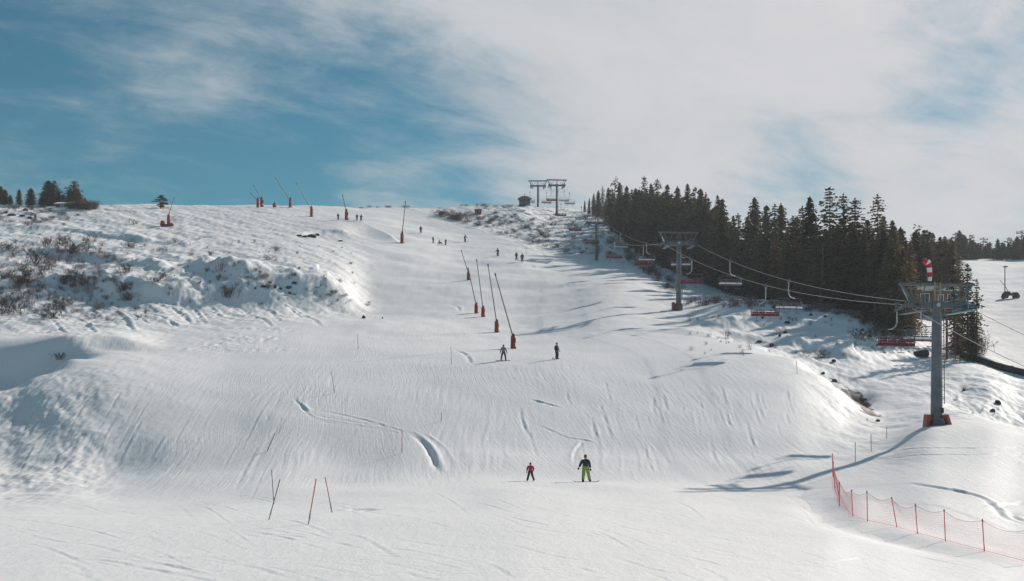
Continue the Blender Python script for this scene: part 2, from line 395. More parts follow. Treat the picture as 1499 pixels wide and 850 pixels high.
# groomed snow: long soft rolls, combed lines down the fall line, chopped-up skid marks
PISTE = np.clip(1 - WILD * 1.4, 0, 1)
Z += PISTE * (0.16 * n(13, 9, 6) * (1 + 2.4 * sstep(180, 230, YY)) + 0.07 * n(4.5, 5.0, 7)) * sstep(30, 60, YY)
pitch = sstep(72, 82, YY) * (1 - sstep(112, 128, YY))
warp = 1.6 * perlin(XX / 9, YY / 16, 21)
lines = 0.013 * perlin((XX + warp) / 0.42, YY / 8.0, 8) + 0.010 * perlin((XX + warp) / 0.20, YY / 4.0, 9)
left_lean = np.clip((450 - PX) / 450, 0, 1.2)
lines2 = 0.020 * perlin((XX - 0.35 * YY) / 0.45, YY / 11.0, 18)
patch = 0.35 + 1.1 * sstep(-0.15, 0.35, perlin(XX / 7, YY / 9, 12))
Z += PISTE * patch * ((0.3 + 0.9 * pitch) * (lines * (1 - 0.7 * left_lean) + lines2 * left_lean)) * sstep(45, 75, YY) * (1 - 0.6 * sstep(160, 260, YY))
flat = 1 - sstep(66, 80, YY)
chop = 0.014 * perlin((XX * 0.95 + YY * 0.3) / 1.6, (YY * 0.95 - XX * 0.3) / 0.55, 10) + 0.006 * perlin(XX / 0.55, YY / 0.30, 13)
arcs = 0.005 * perlin((XX + 0.02 * (YY - 40)**2) / 0.5, YY / 6.0, 14)
Z += flat * PISTE * (0.4 + 0.9 * sstep(-0.2, 0.3, perlin(XX / 6, YY / 4, 15))) * (chop + arcs)
far = sstep(128, 150, YY)
Z += PISTE * far * (0.09 * perlin(XX / 3.5, YY / 5.5, 16) + 0.03 * perlin(XX / 1.3, YY / 4.5, 17))

# ---- polyline features: cut or heaped snow along a line on the ground
def pl_dist(P, mrg=3.0):
    """distance to, side of and progress along a line, on the window of the sheet around it"""
    xs = [p.x for p in P]; ys = [p.y for p in P]
    jr = np.where((YG > min(ys) - mrg) & (YG < max(ys) + mrg))[0]
    y0 = max(min(ys) - mrg, 5)
    ulo = min((min(xs) - mrg) / y0, (min(xs) - mrg) / (max(ys) + mrg)); uhi = max((max(xs) + mrg) / y0, (max(xs) + mrg) / (max(ys) + mrg))
    jc = np.where((PG > CXP + F * ulo) & (PG < CXP + F * uhi))[0]
    win = (slice(jr[0], jr[-1] + 1), slice(jc[0], jc[-1] + 1))
    X, Y = XX[win], YY[win]
    b = np.full(X.shape, 1e9); s = np.zeros(X.shape); pr = np.zeros(X.shape)
    tot = sum((P[i + 1] - P[i]).length for i in range(len(P) - 1)); acc = 0
    for i in range(len(P) - 1):
        ax, ay, bx, by = P[i].x, P[i].y, P[i + 1].x, P[i + 1].y
        dx, dy = bx - ax, by - ay; l2 = dx * dx + dy * dy + 1e-9
        t = np.clip(((X - ax) * dx + (Y - ay) * dy) / l2, 0, 1)
        ex, ey = X - ax - t * dx, Y - ay - t * dy
        d = np.hypot(ex, ey)
        m = d < b
        b[m] = d[m]; s[m] = np.sign((dx * ey - dy * ex)[m]); pr[m] = ((acc + t * math.sqrt(l2)) / tot)[m]
        acc += math.sqrt(l2)
    return win, b, s, pr
def fine(pts, k=8):
    P = [Vector((a, b)) for a, b in pts]; out = []
    for i in range(len(P) - 1):
        p0, p1, p2, p3 = P[max(i - 1, 0)], P[i], P[i + 1], P[min(i + 2, len(P) - 1)]
        for j in range(k):
            t = j / k
            out.append(0.5 * ((2 * p1) + (p2 - p0) * t + (2 * p0 - 5 * p1 + 4 * p2 - p3) * t * t + (3 * p1 - p0 - 3 * p2 + p3) * t**3))
    out.append(P[-1]); return out
def line_pts(pts): return [hit(a, b, A=Zbase).to_2d() for a, b in fine(pts)]
JIT3 = perlin(XX / 7.0, YY / 7.0, 43) + 0.5 * perlin(XX / 2.2, YY / 2.2, 44)
def scarp(pts, h, w, decay, side=1, rough=False):
    """a step: one side of the line stands h higher and runs out over decay metres"""
    win, d, s, p = pl_dist(line_pts(pts), decay * 4)
    e = d * s * side
    prof = sstep(-w, w, e) * np.exp(-np.clip(e, 0, None) / decay) * np.minimum(1, 6 * p) * np.minimum(1, 6 * (1 - p))
    if rough:
        prof = prof * np.clip(0.9 + 0.75 * JIT3[win], 0.3, 1.5)
    Z[win] += h * prof
JIT = perlin(XX / 0.8, YY / 1.6, 41)
JIT2 = perlin(XX / 2.5, YY / 4.0, 42)
def track(pts, depth, w, heap=0.5, fade=True, broken=True):
    P = line_pts(pts)
    win, d, s, p = pl_dist(P, w * 5 + 0.5)
    a = np.minimum(1, 4 * p) * np.minimum(1, 4 * (1 - p)) if fade else 1
    if broken: a = a * np.clip(0.75 + 1.1 * JIT[win] + 0.8 * JIT2[win], 0, 1.6)
    Z[win] += a * (-depth * np.exp(-(d / w)**2) + heap * depth * np.exp(-((d * s - 1.9 * w) / w)**2))

# raised groomed edge that throws the blue wedge of shade near the top
scarp([(505, 320), (530, 330), (558, 344), (590, 357)], 1.5, 1.2, 9, side=-1)
scarp([(425, 349), (450, 345), (480, 341), (520, 348)], 0.45, 0.8, 6, side=1)
# steep broken steps of the left hillside and of the bank under the forest
scarp([(262, 396), (320, 402), (390, 406), (460, 424), (530, 448)], 1.9, 2.4, 15, 1, True)
scarp([(-30, 372), (50, 372), (130, 381), (200, 394), (255, 414)], 1.6, 2.2, 12, 1, True)
scarp([(-30, 420), (70, 418), (160, 428), (250, 442), (320, 446)], 1.5, 1.5, 8, 1, True)
scarp([(-30, 340), (80, 338), (190, 352), (290, 366)], 0.9, 1.6, 9, 1, True)
scarp([(985, 466), (1060, 480), (1120, 474), (1200, 482), (1300, 505)], 0.9, 1.7, 10, 1, True)
scarp([(1040, 496), (1120, 498), (1200, 512), (1280, 530)], 0.6, 1.5, 8, 1, True)
chl = sstep(210, 90, PX) if False else (1 - sstep(90, 230, PX)) * sstep(70, 80, YY) * (1 - sstep(103, 109, YY))
Z += chl * (0.25 + 1.0 * sstep(-0.1, 0.4, perlin(XX / 6, YY / 7, 56))) * (0.07 * perlin((XX + 0.3 * YY) / 0.8, YY / 2.2, 51) + 0.05 * perlin(XX / 0.4, YY / 0.7, 52) + 0.09 * np.abs(perlin((XX + 0.4 * YY) / 1.7, YY / 3.5, 57)))
mid = sstep(-20, 60, PX) * (1 - sstep(380, 470, PX)) * sstep(122, 130, YY) * (1 - sstep(150, 165, YY)) * sstep(-0.1, 0.25, perlin(XX / 9, YY / 5, 53))
Z += mid * (0.13 * perlin(XX / 0.9, YY / 1.6, 54) + 0.07 * perlin(XX / 0.5, YY / 0.9, 55))
# big carved S in the pitch, spray heap at its end
for k in range(5):
    o = (k - 2) * 2.2
    track([(452 + o, 566), (438 + o * 1.6, 580 + o * .2), (441 + o, 594 + o), (462, 609 + o * 1.2), (500, 617 + o), (560, 627 + o * .8), (612 + o * .5, 640 + o * .5)],
          0.035 if k in (1, 3) else 0.02, 0.13, 1.0)
track([(598, 634), (612, 644), (626, 658), (634, 672), (641, 692)], 0.13, 0.22, 0.7, True, False)
track([(622, 650), (630, 664), (633, 684)], 0.09, 0.2, 0.5)
for k in range(6):
    o = k * 4.2
    track([(585 + o, 628), (612 + o, 640 + k), (636 + o * .8, 662), (646 + o * .8, 688)], 0.025, 0.12, 0.9)
track([(470, 600), (520, 612), (590, 632)], 0.04, 0.16, 0.8)
track([(665, 512), (682, 520), (690, 534)], 0.07, 0.22, 0.8)
track([(655, 445), (668, 448), (673, 456)], 0.09, 0.25, 0.8)
track([(775, 585), (795, 590), (822, 597)], 0.07, 0.16, 0.8)
track([(780, 620), (800, 627), (828, 640), (860, 645), (876, 652)], 0.055, 0.14, 0.8)
track([(842, 680), (842, 662), (856, 645), (875, 648)], 0.045, 0.13, 0.8)
for k in range(70):     # old ski lines slanting over the left hillside foot
    x0 = random.uniform(20, 470); y0 = random.uniform(405, 466); dd = random.uniform(18, 60)
    track([(x0, y0), (x0 + dd * 0.6, y0 + dd * random.uniform(.1, .3)), (x0 + dd, y0 + dd * random.uniform(.3, .7))], random.uniform(0.05, 0.14), random.uniform(0.2, 0.32), 0.8)
for k in range(46):     # combed skid marks on the face
    x0 = random.uniform(760, 1170); y0 = random.uniform(556, 650); dd = random.uniform(14, 50)
    track([(x0, y0), (x0 + dd * 0.10, y0 + dd * 0.5), (x0 + dd * 0.28, y0 + dd)], random.uniform(0.012, 0.04), random.uniform(0.08, 0.15), 0.8)
for k in range(40):
    x0 = random.uniform(60, 430); y0 = random.uniform(550, 640); dd = random.uniform(30, 110)
    track([(x0, y0), (x0 - dd * 0.3, y0 + dd * 0.5), (x0 - dd * 0.55, y0 + dd)], random.uniform(0.006, 0.022), random.uniform(0.08, 0.15), 0.8)
for k in range(120):     # soft arcs on the flat
    x0 = random.uniform(-50, 1250); y0 = random.uniform(715, 840); dd = random.uniform(60, 240)
    track([(x0, y0), (x0 + dd * 0.5, y0 + random.uniform(4, 16)), (x0 + dd, y0 + random.uniform(8, 44))], random.uniform(0.005, 0.014), random.uniform(0.06, 0.12), 0.8)
track([(513, 748), (530, 746), (545, 748)], 0.12, 0.35, 0.3)
# road edge and wheel ruts on the knoll at the right
for yy in (0, 9):
    track([(1290, 664 + yy), (1350, 656 + yy), (1420, 655 + yy), (1499, 655 + yy), (1560, 656 + yy)], 0.05, 0.16, 0.6)
track([(1320, 708), (1380, 716), (1430, 727), (1455, 742), (1470, 757), (1510, 770)], 0.09, 0.2, 0.7)
track([(1452, 746), (1475, 740), (1520, 736)], 0.07, 0.18, 0.7)
track([(1478, 752), (1490, 760), (1520, 766)], 0.07, 0.18, 0.7)
# groomed shelf edge in front of the net
track([(1186, 720), (1200, 745), (1235, 768), (1290, 786), (1360, 805), (1430, 820)], 0.20, 1.3, 0.6, True, False)
# trench below the right bank

# bare ground showing through
DIRT = np.zeros_like(Z)
dn = perlin(XX / 0.9, YY / 1.4, 31) + 0.6 * perlin(XX / 0.35, YY / 0.6, 32)
def dirt(pts, w, amt=1.0, th=0.0):
    win, d, s, p = pl_dist(line_pts(pts), w * 3)
    DIRT[win] = np.maximum(DIRT[win], amt * sstep(th - 0.1, th + 0.25, 0.7 - d / w + 0.7 * dn[win]))
dirt([(1278, 609), (1268, 600), (1256, 588), (1243, 577)], 1.3, 1, 0.0)
dirt([(1240, 572), (1215, 556)], 0.6, 1, 0.5)
dirt([(1388, 590), (1410, 598), (1436, 612)], 1.0, 0.8, 0.55)
dirt([(436, 347), (462, 349)], 0.9, 1, 0.35)
DIRT = np.maximum(DIRT, sstep(0.52, 0.62, dn * 0.8 + 0.25 * WILD) * (WILD > 0.85) * ((PX < 60) * (YY > 160) + (PX > 640) * (PX < 900) * (YY > 270)) * 0.8)

# write the sheet
nr, ncl = Z.shape
me = bpy.data.meshes.new('snow_slope')
nv = nr * ncl
me.vertices.add(nv)
co = np.stack([XX, YY, Z], -1).astype(np.float32).reshape(-1)
me.vertices.foreach_set('co', co)
idx = np.arange(nv).reshape(nr, ncl)
q = np.stack([idx[:-1, :-1], idx[:-1, 1:], idx[1:, 1:], idx[1:, :-1]], -1).reshape(-1, 4)
nf = len(q)
me.loops.add(nf * 4); me.loops.foreach_set('vertex_index', q.astype(np.int32).reshape(-1))
me.polygons.add(nf)
me.polygons.foreach_set('loop_start', np.arange(0, nf * 4, 4, dtype=np.int32))
me.polygons.foreach_set('use_smooth', np.ones(nf, dtype=bool))
FALL = 0.12 + 0.88 * sstep(66, 80, YY)
for nm, A in (('wild', WILD), ('dirt', DIRT), ('fall', FALL)):
    at = me.attributes.new(nm, 'FLOAT', 'POINT'); at.data.foreach_set('value', A.astype(np.float32).reshape(-1))
me.update(); me.validate()

def snow_material():
    m, nt, out = new_mat('snow')
    geo = nd(nt, 'ShaderNodeNewGeometry')
    aw = nd(nt, 'ShaderNodeAttribute', attribute_name='wild'); ad = nd(nt, 'ShaderNodeAttribute', attribute_name='dirt')
    def noise(scale, sc=(1, 1, 1), det=5, rough=0.6):
        mp = nd(nt, 'ShaderNodeMapping'); mp.inputs['Scale'].default_value = sc
        nt.links.new(geo.outputs['Position'], mp.inputs['Vector'])
        t = nd(nt, 'ShaderNodeTexNoise'); t.inputs['Scale'].default_value = scale; t.inputs['Detail'].default_value = det; t.inputs['Roughness'].default_value = rough
        nt.links.new(mp.outputs[0], t.inputs['Vector']); return t
    n1 = noise(3.2, (1, 0.35, 1), 7, 0.65)      # combed grain down the slope
    n2 = noise(1.1, (1, 1, 1), 8, 0.65)
    n3 = noise(0.12, (1, 0.6, 1), 4)            # broad clean / old snow
    mx = nd(nt, 'ShaderNodeMix', data_type='FLOAT')
    nt.links.new(aw.outputs['Fac'], mx.inputs[0]); nt.links.new(n1.outputs['Fac'], mx.inputs[2]); nt.links.new(n2.outputs['Fac'], mx.inputs[3])
    bp = nd(nt, 'ShaderNodeBump'); bp.inputs['Strength'].default_value = 0.4; bp.inputs['Distance'].default_value = 0.08
    nt.links.new(mx.outputs[0], bp.inputs['Height'])
    # thin ski tracks: long grain swept along wandering lines, in two crossing families
    def streak(rot, sc, warp, wsc):
        wn = nd(nt, 'ShaderNodeTexNoise'); wn.inputs['Scale'].default_value = wsc; wn.inputs['Detail'].default_value = 1
        nt.links.new(geo.outputs['Position'], wn.inputs['Vector'])
        va = nd(nt, 'ShaderNodeVectorMath', operation='SCALE'); va.inputs[3].default_value = warp; nt.links.new(wn.outputs['Color'], va.inputs[0])
        vb = nd(nt, 'ShaderNodeVectorMath', operation='ADD'); nt.links.new(geo.outputs['Position'], vb.inputs[0]); nt.links.new(va.outputs[0], vb.inputs[1])
        mp = nd(nt, 'ShaderNodeMapping', vector_type='TEXTURE'); mp.inputs['Rotation'].default_value = (0, 0, rot); mp.inputs['Scale'].default_value = sc
        nt.links.new(vb.outputs[0], mp.inputs['Vector'])
        t = nd(nt, 'ShaderNodeTexNoise'); t.inputs['Scale'].default_value = 1; t.inputs['Detail'].default_value = 3; t.inputs['Roughness'].default_value = 0.55
        nt.links.new(mp.outputs[0], t.inputs['Vector']); return t
    sa = streak(R(8), (0.16, 6.0, 50), 3.0, 0.07); sb = streak(R(-66), (0.17, 3.2, 50), 3.0, 0.06); sc_ = streak(R(-38), (0.2, 6.0, 50), 4.0, 0.05)
    af = nd(nt, 'ShaderNodeAttribute', attribute_name='fall')
    gr = noise(9.0, (1, 0.8, 1), 4, 0.7)
    def M_(op, a, b):
        m_ = nd(nt, 'ShaderNodeMath', operation=op)
        for i, v in enumerate((a, b)):
            if isinstance(v, (int, float)): m_.inputs[i].default_value = v
            else: nt.links.new(v, m_.inputs[i])
        return m_.outputs[0]
    pm = noise(0.16, (1, 0.7, 1), 3)
    pr = nd(nt, 'ShaderNodeMapRange'); pr.inputs[1].default_value = 0.40; pr.inputs[2].default_value = 0.62; pr.inputs[3].default_value = 0.25; nt.links.new(pm.outputs['Fac'], pr.inputs[0])
    pw = M_('SUBTRACT', 1.0, aw.outputs['Fac'])
    hs_ = M_('MULTIPLY', M_('MULTIPLY', M_('ADD', M_('MULTIPLY', sa.outputs['Fac'], af.outputs['Fac']), M_('ADD', M_('MULTIPLY', sc_.outputs['Fac'], 0.45), M_('MULTIPLY', M_('MULTIPLY', sb.outputs['Fac'], 1.5), M_('SUBTRACT', 1.0, af.outputs['Fac'])))), pr.outputs[0]), pw)
    ht_ = M_('ADD', hs_, M_('MULTIPLY', gr.outputs['Fac'], 0.45))
    bp2 = nd(nt, 'ShaderNodeBump'); bp2.inputs['Strength'].default_value = 0.55; bp2.inputs['Distance'].default_value = 0.075
    nt.links.new(ht_, bp2.inputs['Height']); nt.links.new(bp.outputs[0], bp2.inputs['Normal'])
    c = nd(nt, 'ShaderNodeMix', data_type='RGBA')
    c.inputs[6].default_value = (0.83, 0.82, 0.815, 1); c.inputs[7].default_value = (0.90, 0.885, 0.88, 1)
    nt.links.new(n3.outputs['Fac'], c.inputs[0])
    e = nd(nt, 'ShaderNodeMix', data_type='RGBA')
    en = noise(2.0, (1, 1, 1), 8)
    ec = nd(nt, 'ShaderNodeMix', data_type='RGBA'); ec.inputs[6].default_value = (0.02, 0.013, 0.01, 1); ec.inputs[7].default_value = (0.075, 0.048, 0.036, 1)
    nt.links.new(en.outputs['Fac'], ec.inputs[0])
    nt.links.new(ad.outputs['Fac'], e.inputs[0]); nt.links.new(c.outputs[2], e.inputs[6]); nt.links.new(ec.outputs[2], e.inputs[7])
    bs = nd(nt, 'ShaderNodeBsdfPrincipled'); bs.inputs['Roughness'].default_value = 0.62; bs.inputs['Specular IOR Level'].default_value = 0.25
    nt.links.new(e.outputs[2], bs.inputs['Base Color']); nt.links.new(bp2.outputs[0], bs.inputs['Normal'])
    nt.links.new(bs.outputs[0], out.inputs[0])
    return m
M['snow'] = snow_material()
me.materials.append(M['snow'])
tag(link(bpy.data.objects.new('snow_slope', me)), kind='structure')
g = MB(); g.add([(-3600, -2500, -24), (3600, -2500, -24), (3600, 3600, -24), (-3600, 3600, -24)], [(0, 1, 2, 3)])
tag(g.build('snow_plain', M['snow']), kind='structure')

# ------------------------------------------------------------------ sun and sky
SUN_AZ, SUN_EL = R(47), R(29.0)       # azimuth to the right of straight ahead (+Y)
sd = Vector((math.sin(SUN_AZ) * math.cos(SUN_EL), math.cos(SUN_AZ) * math.cos(SUN_EL), math.sin(SUN_EL)))
L = bpy.data.lights.new('sun', 'SUN'); L.energy = 4.65; L.angle = R(1.0); L.color = (1.0, 0.91, 0.82)
lo = bpy.data.objects.new('sun', L); link(lo); lo.rotation_euler = sd.to_track_quat('Z', 'Y').to_euler()

def build_world():
    w = bpy.data.worlds.new('World'); S.world = w; w.use_nodes = True
    nt = w.node_tree; nt.nodes.clear()
    out = nd(nt, 'ShaderNodeOutputWorld'); bg = nd(nt, 'ShaderNodeBackground'); bg.inputs['Strength'].default_value = 0.1
    nt.links.new(bg.outputs[0], out.inputs[0])
    sky = nd(nt, 'ShaderNodeTexSky', sky_type='NISHITA'); sky.sun_disc = False
    sky.sun_elevation = SUN_EL; sky.sun_rotation = SUN_AZ
    sky.air_density = 1.0; sky.dust_density = 0.3; sky.ozone_density = 2.0; sky.altitude = 600
    tint = nd(nt, 'ShaderNodeMix', data_type='RGBA', blend_type='MULTIPLY'); tint.inputs[0].default_value = 1
    tint.inputs[7].default_value = (*SKY_TINT, 1)
    nt.links.new(sky.outputs[0], tint.inputs[6])
    tc = nd(nt, 'ShaderNodeTexCoord')
    sep = nd(nt, 'ShaderNodeSeparateXYZ'); nt.links.new(tc.outputs['Generated'], sep.inputs[0])
    def math_(op, a, b=None, c=None):
        m = nd(nt, 'ShaderNodeMath', operation=op)
        for i, v in enumerate((a, b, c)):
            if v is None: continue
            if isinstance(v, (int, float)): m.inputs[i].default_value = v
            else: nt.links.new(v, m.inputs[i])
        return m.outputs[0]
    def mr(v, a, b, c=0.0, d=1.0, smooth=True):
        m = nd(nt, 'ShaderNodeMapRange'); m.interpolation_type = 'SMOOTHSTEP' if smooth else 'LINEAR'
        for i, q in ((1, a), (2, b), (3, c), (4, d)): m.inputs[i].default_value = q
        nt.links.new(v, m.inputs[0]); return m.outputs[0]
    zz = math_('ADD', math_('MAXIMUM', sep.outputs[2], 0.0), 0.25)
    comb = nd(nt, 'ShaderNodeCombineXYZ')
    nt.links.new(math_('DIVIDE', sep.outputs[0], zz), comb.inputs[0]); nt.links.new(math_('DIVIDE', sep.outputs[1], zz), comb.inputs[1])
    def cl(scale, rot, sc, det, dist, off=(0, 0, 0), rough=0.55):
        mp = nd(nt, 'ShaderNodeMapping'); mp.vector_type = 'TEXTURE'; mp.inputs['Rotation'].default_value = (0, 0, rot); mp.inputs['Scale'].default_value = sc; mp.inputs['Location'].default_value = off
        nt.links.new(comb.outputs[0], mp.inputs[0])
        t = nd(nt, 'ShaderNodeTexNoise'); t.inputs['Scale'].default_value = scale; t.inputs['Detail'].default_value = det; t.inputs['Distortion'].default_value = dist; t.inputs['Roughness'].default_value = rough
        nt.links.new(mp.outputs[0], t.inputs[0]); return t.outputs[0]
    big = cl(1.7, R(18), (1.4, 1.0, 1), 7, 0.5, (3.1, 1.7, 0), 0.52)
    med = cl(3.6, R(26), (1.25, 0.95, 1), 13, 0.5, (0.4, 7.7, 0), 0.64)
    wisp = cl(9.0, R(30), (1.6, 0.8, 1), 12, 0.6, (5.4, 2.7, 0), 0.66)
    def blob(px, py, r0, r1):
        d = Vector(((px - 750) / F, 1, (HZ - py) / F)).normalized()
        vs = nd(nt, 'ShaderNodeVectorMath', operation='DISTANCE'); vs.inputs[1].default_value = d
        nt.links.new(tc.outputs['Generated'], vs.inputs[0])
        return mr(vs.outputs['Value'], r0, r1, 1.0, 0.0)
    cov = math_('ADD', math_('MULTIPLY', big, 1.3), math_('MULTIPLY', med, 1.25))
    cov = math_('ADD', cov, math_('MULTIPLY', wisp, 0.95))
    cov = math_('SUBTRACT', cov, 0.5 * (1.3 + 1.25 + 0.95) - 0.37)
    for px, py, r0, r1, a in CLOUDS:
        cov = math_('ADD', cov, math_('MULTIPLY', blob(px, py, r0, r1), a))
    front = mr(sep.outputs[1], -0.2, 0.6, -0.24, 0.0)
    high = mr(sep.outputs[2], 0.42, 0.75, 0.0, -0.18)
    cov = math_('ADD', math_('ADD', cov, front), high)
    mask = mr(cov, -0.12, 1.0, 0.0, 0.99, True)
    ccol = nd(nt, 'ShaderNodeMix', data_type='RGBA')
    ccol.inputs[6].default_value = (*CLOUD_LO, 1); ccol.inputs[7].default_value = (*CLOUD_HI, 1)
    toward = nd(nt, 'ShaderNodeVectorMath', operation='DISTANCE'); toward.inputs[1].default_value = Vector((0.36, 1, 0.42)).normalized()
    nt.links.new(tc.outputs['Generated'], toward.inputs[0])
    fac = math_('ADD', math_('MULTIPLY', mr(toward.outputs['Value'], 0.05, 0.75, 1.0, 0.0), 0.7), math_('ADD', math_('MULTIPLY', med, 0.9), -0.28))
    nt.links.new(fac, ccol.inputs[0])
    mix = nd(nt, 'ShaderNodeMix', data_type='RGBA')
    nt.links.new(mask, mix.inputs[0]); nt.links.new(tint.outputs[2], mix.inputs[6]); nt.links.new(ccol.outputs[2], mix.inputs[7])
    nt.links.new(mix.outputs[2], bg.inputs[0])
HAZE = 0.00026
SKY_TINT = (0.265, 0.61, 0.60)
CLOUD_LO = (3.6, 4.5, 4.9); CLOUD_HI = (6.9, 6.75, 6.95)
CLOUDS = [  # bearing, row, inner and outer radius, amount of veil
    (1280, 90, 0.12, 0.42, 0.50), (840, -20, 0.03, 0.28, 0.36), (500, -60, 0.0, 0.24, 0.20), (545, 266, 0.0, 0.06, 0.24), (620, 296, 0.0, 0.05, 0.12),
    (20, -60, 0.0, 0.16, 0.10), (100, 170, 0.02, 0.24, -0.30), (230, 60, 0.0, 0.10, 0.14), (390, 200, 0.02, 0.22, -0.24), (1000, 200, 0.0, 0.14, 0.16),
    (600, 210, 0.0, 0.16, -0.30), (470, 110, 0.0, 0.12, -0.12), (1400, 150, 0.01, 0.07, -0.42), (1120, 285, 0.0, 0.11, -0.26), (180, 215, 0.0, 0.06, 0.12)]
build_world()

# ------------------------------------------------------------------ thin winter air
hz = MB(); zlo, zhi = min(float(Z.min()), -24) - 1.0, 84.0
hz.box((0, 550, (zlo + zhi) / 2), (7400, 6300, zhi - zlo))
hm, hnt, hout = new_mat('haze')
hv = nd(hnt, 'ShaderNodeVolumePrincipled'); hv.inputs['Density'].default_value = HAZE; hv.inputs['Color'].default_value = (0.86, 0.92, 0.97, 1); hv.inputs['Anisotropy'].default_value = 0.2
hnt.links.new(hv.outputs[0], hout.inputs['Volume'])
tag(hz.build('haze', hm), kind='stuff')

# ------------------------------------------------------------------ camera
cam = bpy.data.cameras.new('camera'); cam.sensor_width = 36; cam.lens = 36 * F / 1499; cam.shift_y = (HZ - 425) / 1499
cam.clip_start = 0.1; cam.clip_end = 9000
co_ = bpy.data.objects.new('camera', cam); link(co_); co_.rotation_euler = (R(90), 0, 0); S.camera = co_
S.view_settings.view_transform = 'Standard'; S.view_settings.look = 'None'; S.view_settings.gamma = 1.0
S.view_settings.exposure = 0.0
S.view_settings.use_curve_mapping = False
#PART2
# ================================================================== LIFT
TW = [  # px, foot row, distance, rope level above foot, label
    (1371, 620, 90.0, 9.25, 'near grey chairlift tower with orange foot padding, tallest in view on the knoll'),
    (993.5, 455, 172.0, 9.9, 'grey chairlift tower with red foot pad standing before the dark forest edge'),
    (873, 388, 268.0, 9.6, 'chairlift tower halfway up among the shrubs left of the forest'),
    (815, 317, 350.0, 9.3, 'right one of the two chairlift towers on the skyline'),
    (787.5, 304, 372.0, 7.0, 'left one of the two chairlift towers on the skyline')]
GAUGE = 4.8
def lift_tower(i, px, py, Y, hh, label):
    p = gpt(px, Y); p.z = min(p.z, Zc(Y, py) + 0.15)
    nxt = TW[min(i + 1, 3)]; prv = TW[max(i - 1, 0)]
    ang = 0.0
    if i < 4:
        ax = (nxt[0] - CXP) / F * nxt[2] - (prv[0] - CXP) / F * prv[2]; ay = nxt[2] - prv[2]
        ang = math.atan2(-ax, ay)
    t = thing('chairlift_tower', label, 'lift tower', p, ang, 'chairlift towers up the slope')
    big = i == 0
    r0 = 0.46 if big else (0.42 if i == 1 else 0.36)
    MB().tube([(0, 0, -0.6), (0, 0, hh * 0.22), (0, 0, hh + 0.1)], [r0, r0 * 0.94, r0 * 0.72], 16).build('mast', M['steel'] if i < 2 else M['steel_dark'], t, smooth=False)
    a = MB()                                    # cross arm, a welded box girder
    a.bar((-GAUGE / 2, 0, hh), (GAUGE / 2, 0, hh), 0.36, 0.46)
    a.box((0, 0, hh), (0.9, 0.62, 0.62))
    a.build('cross_arm', M['steel'] if i < 2 else M['steel_dark'], t, bevel=0.02)
    c = MB(); c.tube([(0, -0.32, hh + 0.02), (0, -0.36, hh + 0.02)], 0.17, 14); c.build('arm_cap', M['hangergrey'], t)
    f = MB()                                    # lifting frame above the arm
    zt = hh + 1.62
    f.bar((-3.05, 0, zt), (3.05, 0, zt), 0.20 if i < 3 else 0.3, 0.17 if i < 3 else 0.32)
    f.bar((-2.75, 0.5, zt - 0.02), (2.75, 0.5, zt - 0.02), 0.10)
    for s in (-1, 1):
        f.bar((s * 2.85, 0, zt), (s * 1.95, 0, hh + 0.2), 0.17, 0.17)
        f.bar((s * 2.15, 0.2, zt), (s * 1.6, 0.2, hh + 0.2), 0.09)
        f.bar((s * 2.75, 0.5, zt), (s * 2.2, 0.1, hh + 0.2), 0.08)
        f.bar((s * 0.9, 0, zt - 0.05), (s * 1.3, 0, hh + 0.2), 0.07)
    f.build('lifting_frame', M['steel'] if i < 2 else M['steel_dark'], t)
    k = MB()
    for s in (-1, 1): k.bar((s * 0.22, -0.15, hh + 0.2), (s * 0.22, -0.15, zt + 0.15), 0.09)
    for q in range(4): k.bar((-0.22, -0.15, hh + 0.45 + q * 0.32), (0.22, -0.15, hh + 0.45 + q * 0.32), 0.05)
    k.build('head_ladder', M['tan'] if big else M['steel_dark'], t)
    for s in (-1, 1):                           # sheave train with its walkway
        x = s * GAUGE / 2
        b = MB()
        for dy in (-1, 1):
            b.bar((x, dy * 0.1, hh + 0.02), (x, dy * 1.5, hh - 0.14), 0.14, 0.22)
            b.bar((x - 0.1, dy * 0.4, hh - 0.18), (x - 0.1, dy * 2.0, hh - 0.26), 0.08, 0.14)
        b.bar((x, 0, hh - 0.25), (x, 0, hh + 0.35), 0.22)
        sh = b.build('sheave_frame', M['teal'] if (big and s > 0) else M['steel_dark'], t)
        wh = MB()
        for dy in (-1.8, -1.3, -0.8, -0.3, 0.3, 0.8, 1.3, 1.8): wh.disc_x((x, dy, hh - 0.22 + 0.03 * abs(dy)), 0.21, 0.12, 12)
        wh.build('sheave', M['rubber'], sh)
        w = MB()
        xo = x - s * 0.55
        w.box((xo, 0, hh - 0.55), (0.55, 4.0, 0.06))
        for dy in (-1.9, -0.65, 0.65, 1.9):
            w.bar((xo - s * 0.25, dy, hh - 0.55), (xo - s * 0.25, dy, hh + 0.45), 0.05)
            w.bar((x, dy * 0.3, hh - 0.1), (xo, dy * 0.5, hh - 0.55), 0.06)
        for z in (0.0, 0.45): w.bar((xo - s * 0.25, -1.9, hh + z), (xo - s * 0.25, 1.9, hh + z), 0.045)
        w.build('walkway', M['teal'] if (big and s > 0) else M['steel'], t)
    ld = MB()
    for s in (-1, 1): ld.bar((r0 * 0.95 + 0.12, s * 0.2, 1.6), (r0 * 0.75 + 0.12, s * 0.2, hh - 0.2), 0.045)
    zq = 1.7
    while zq < hh - 0.3:
        ld.bar((r0 * 0.86 + 0.12, -0.2, zq), (r0 * 0.86 + 0.12, 0.2, zq), 0.03); zq += 0.32
    ld.build('ladder', M['steel_dark'], t)
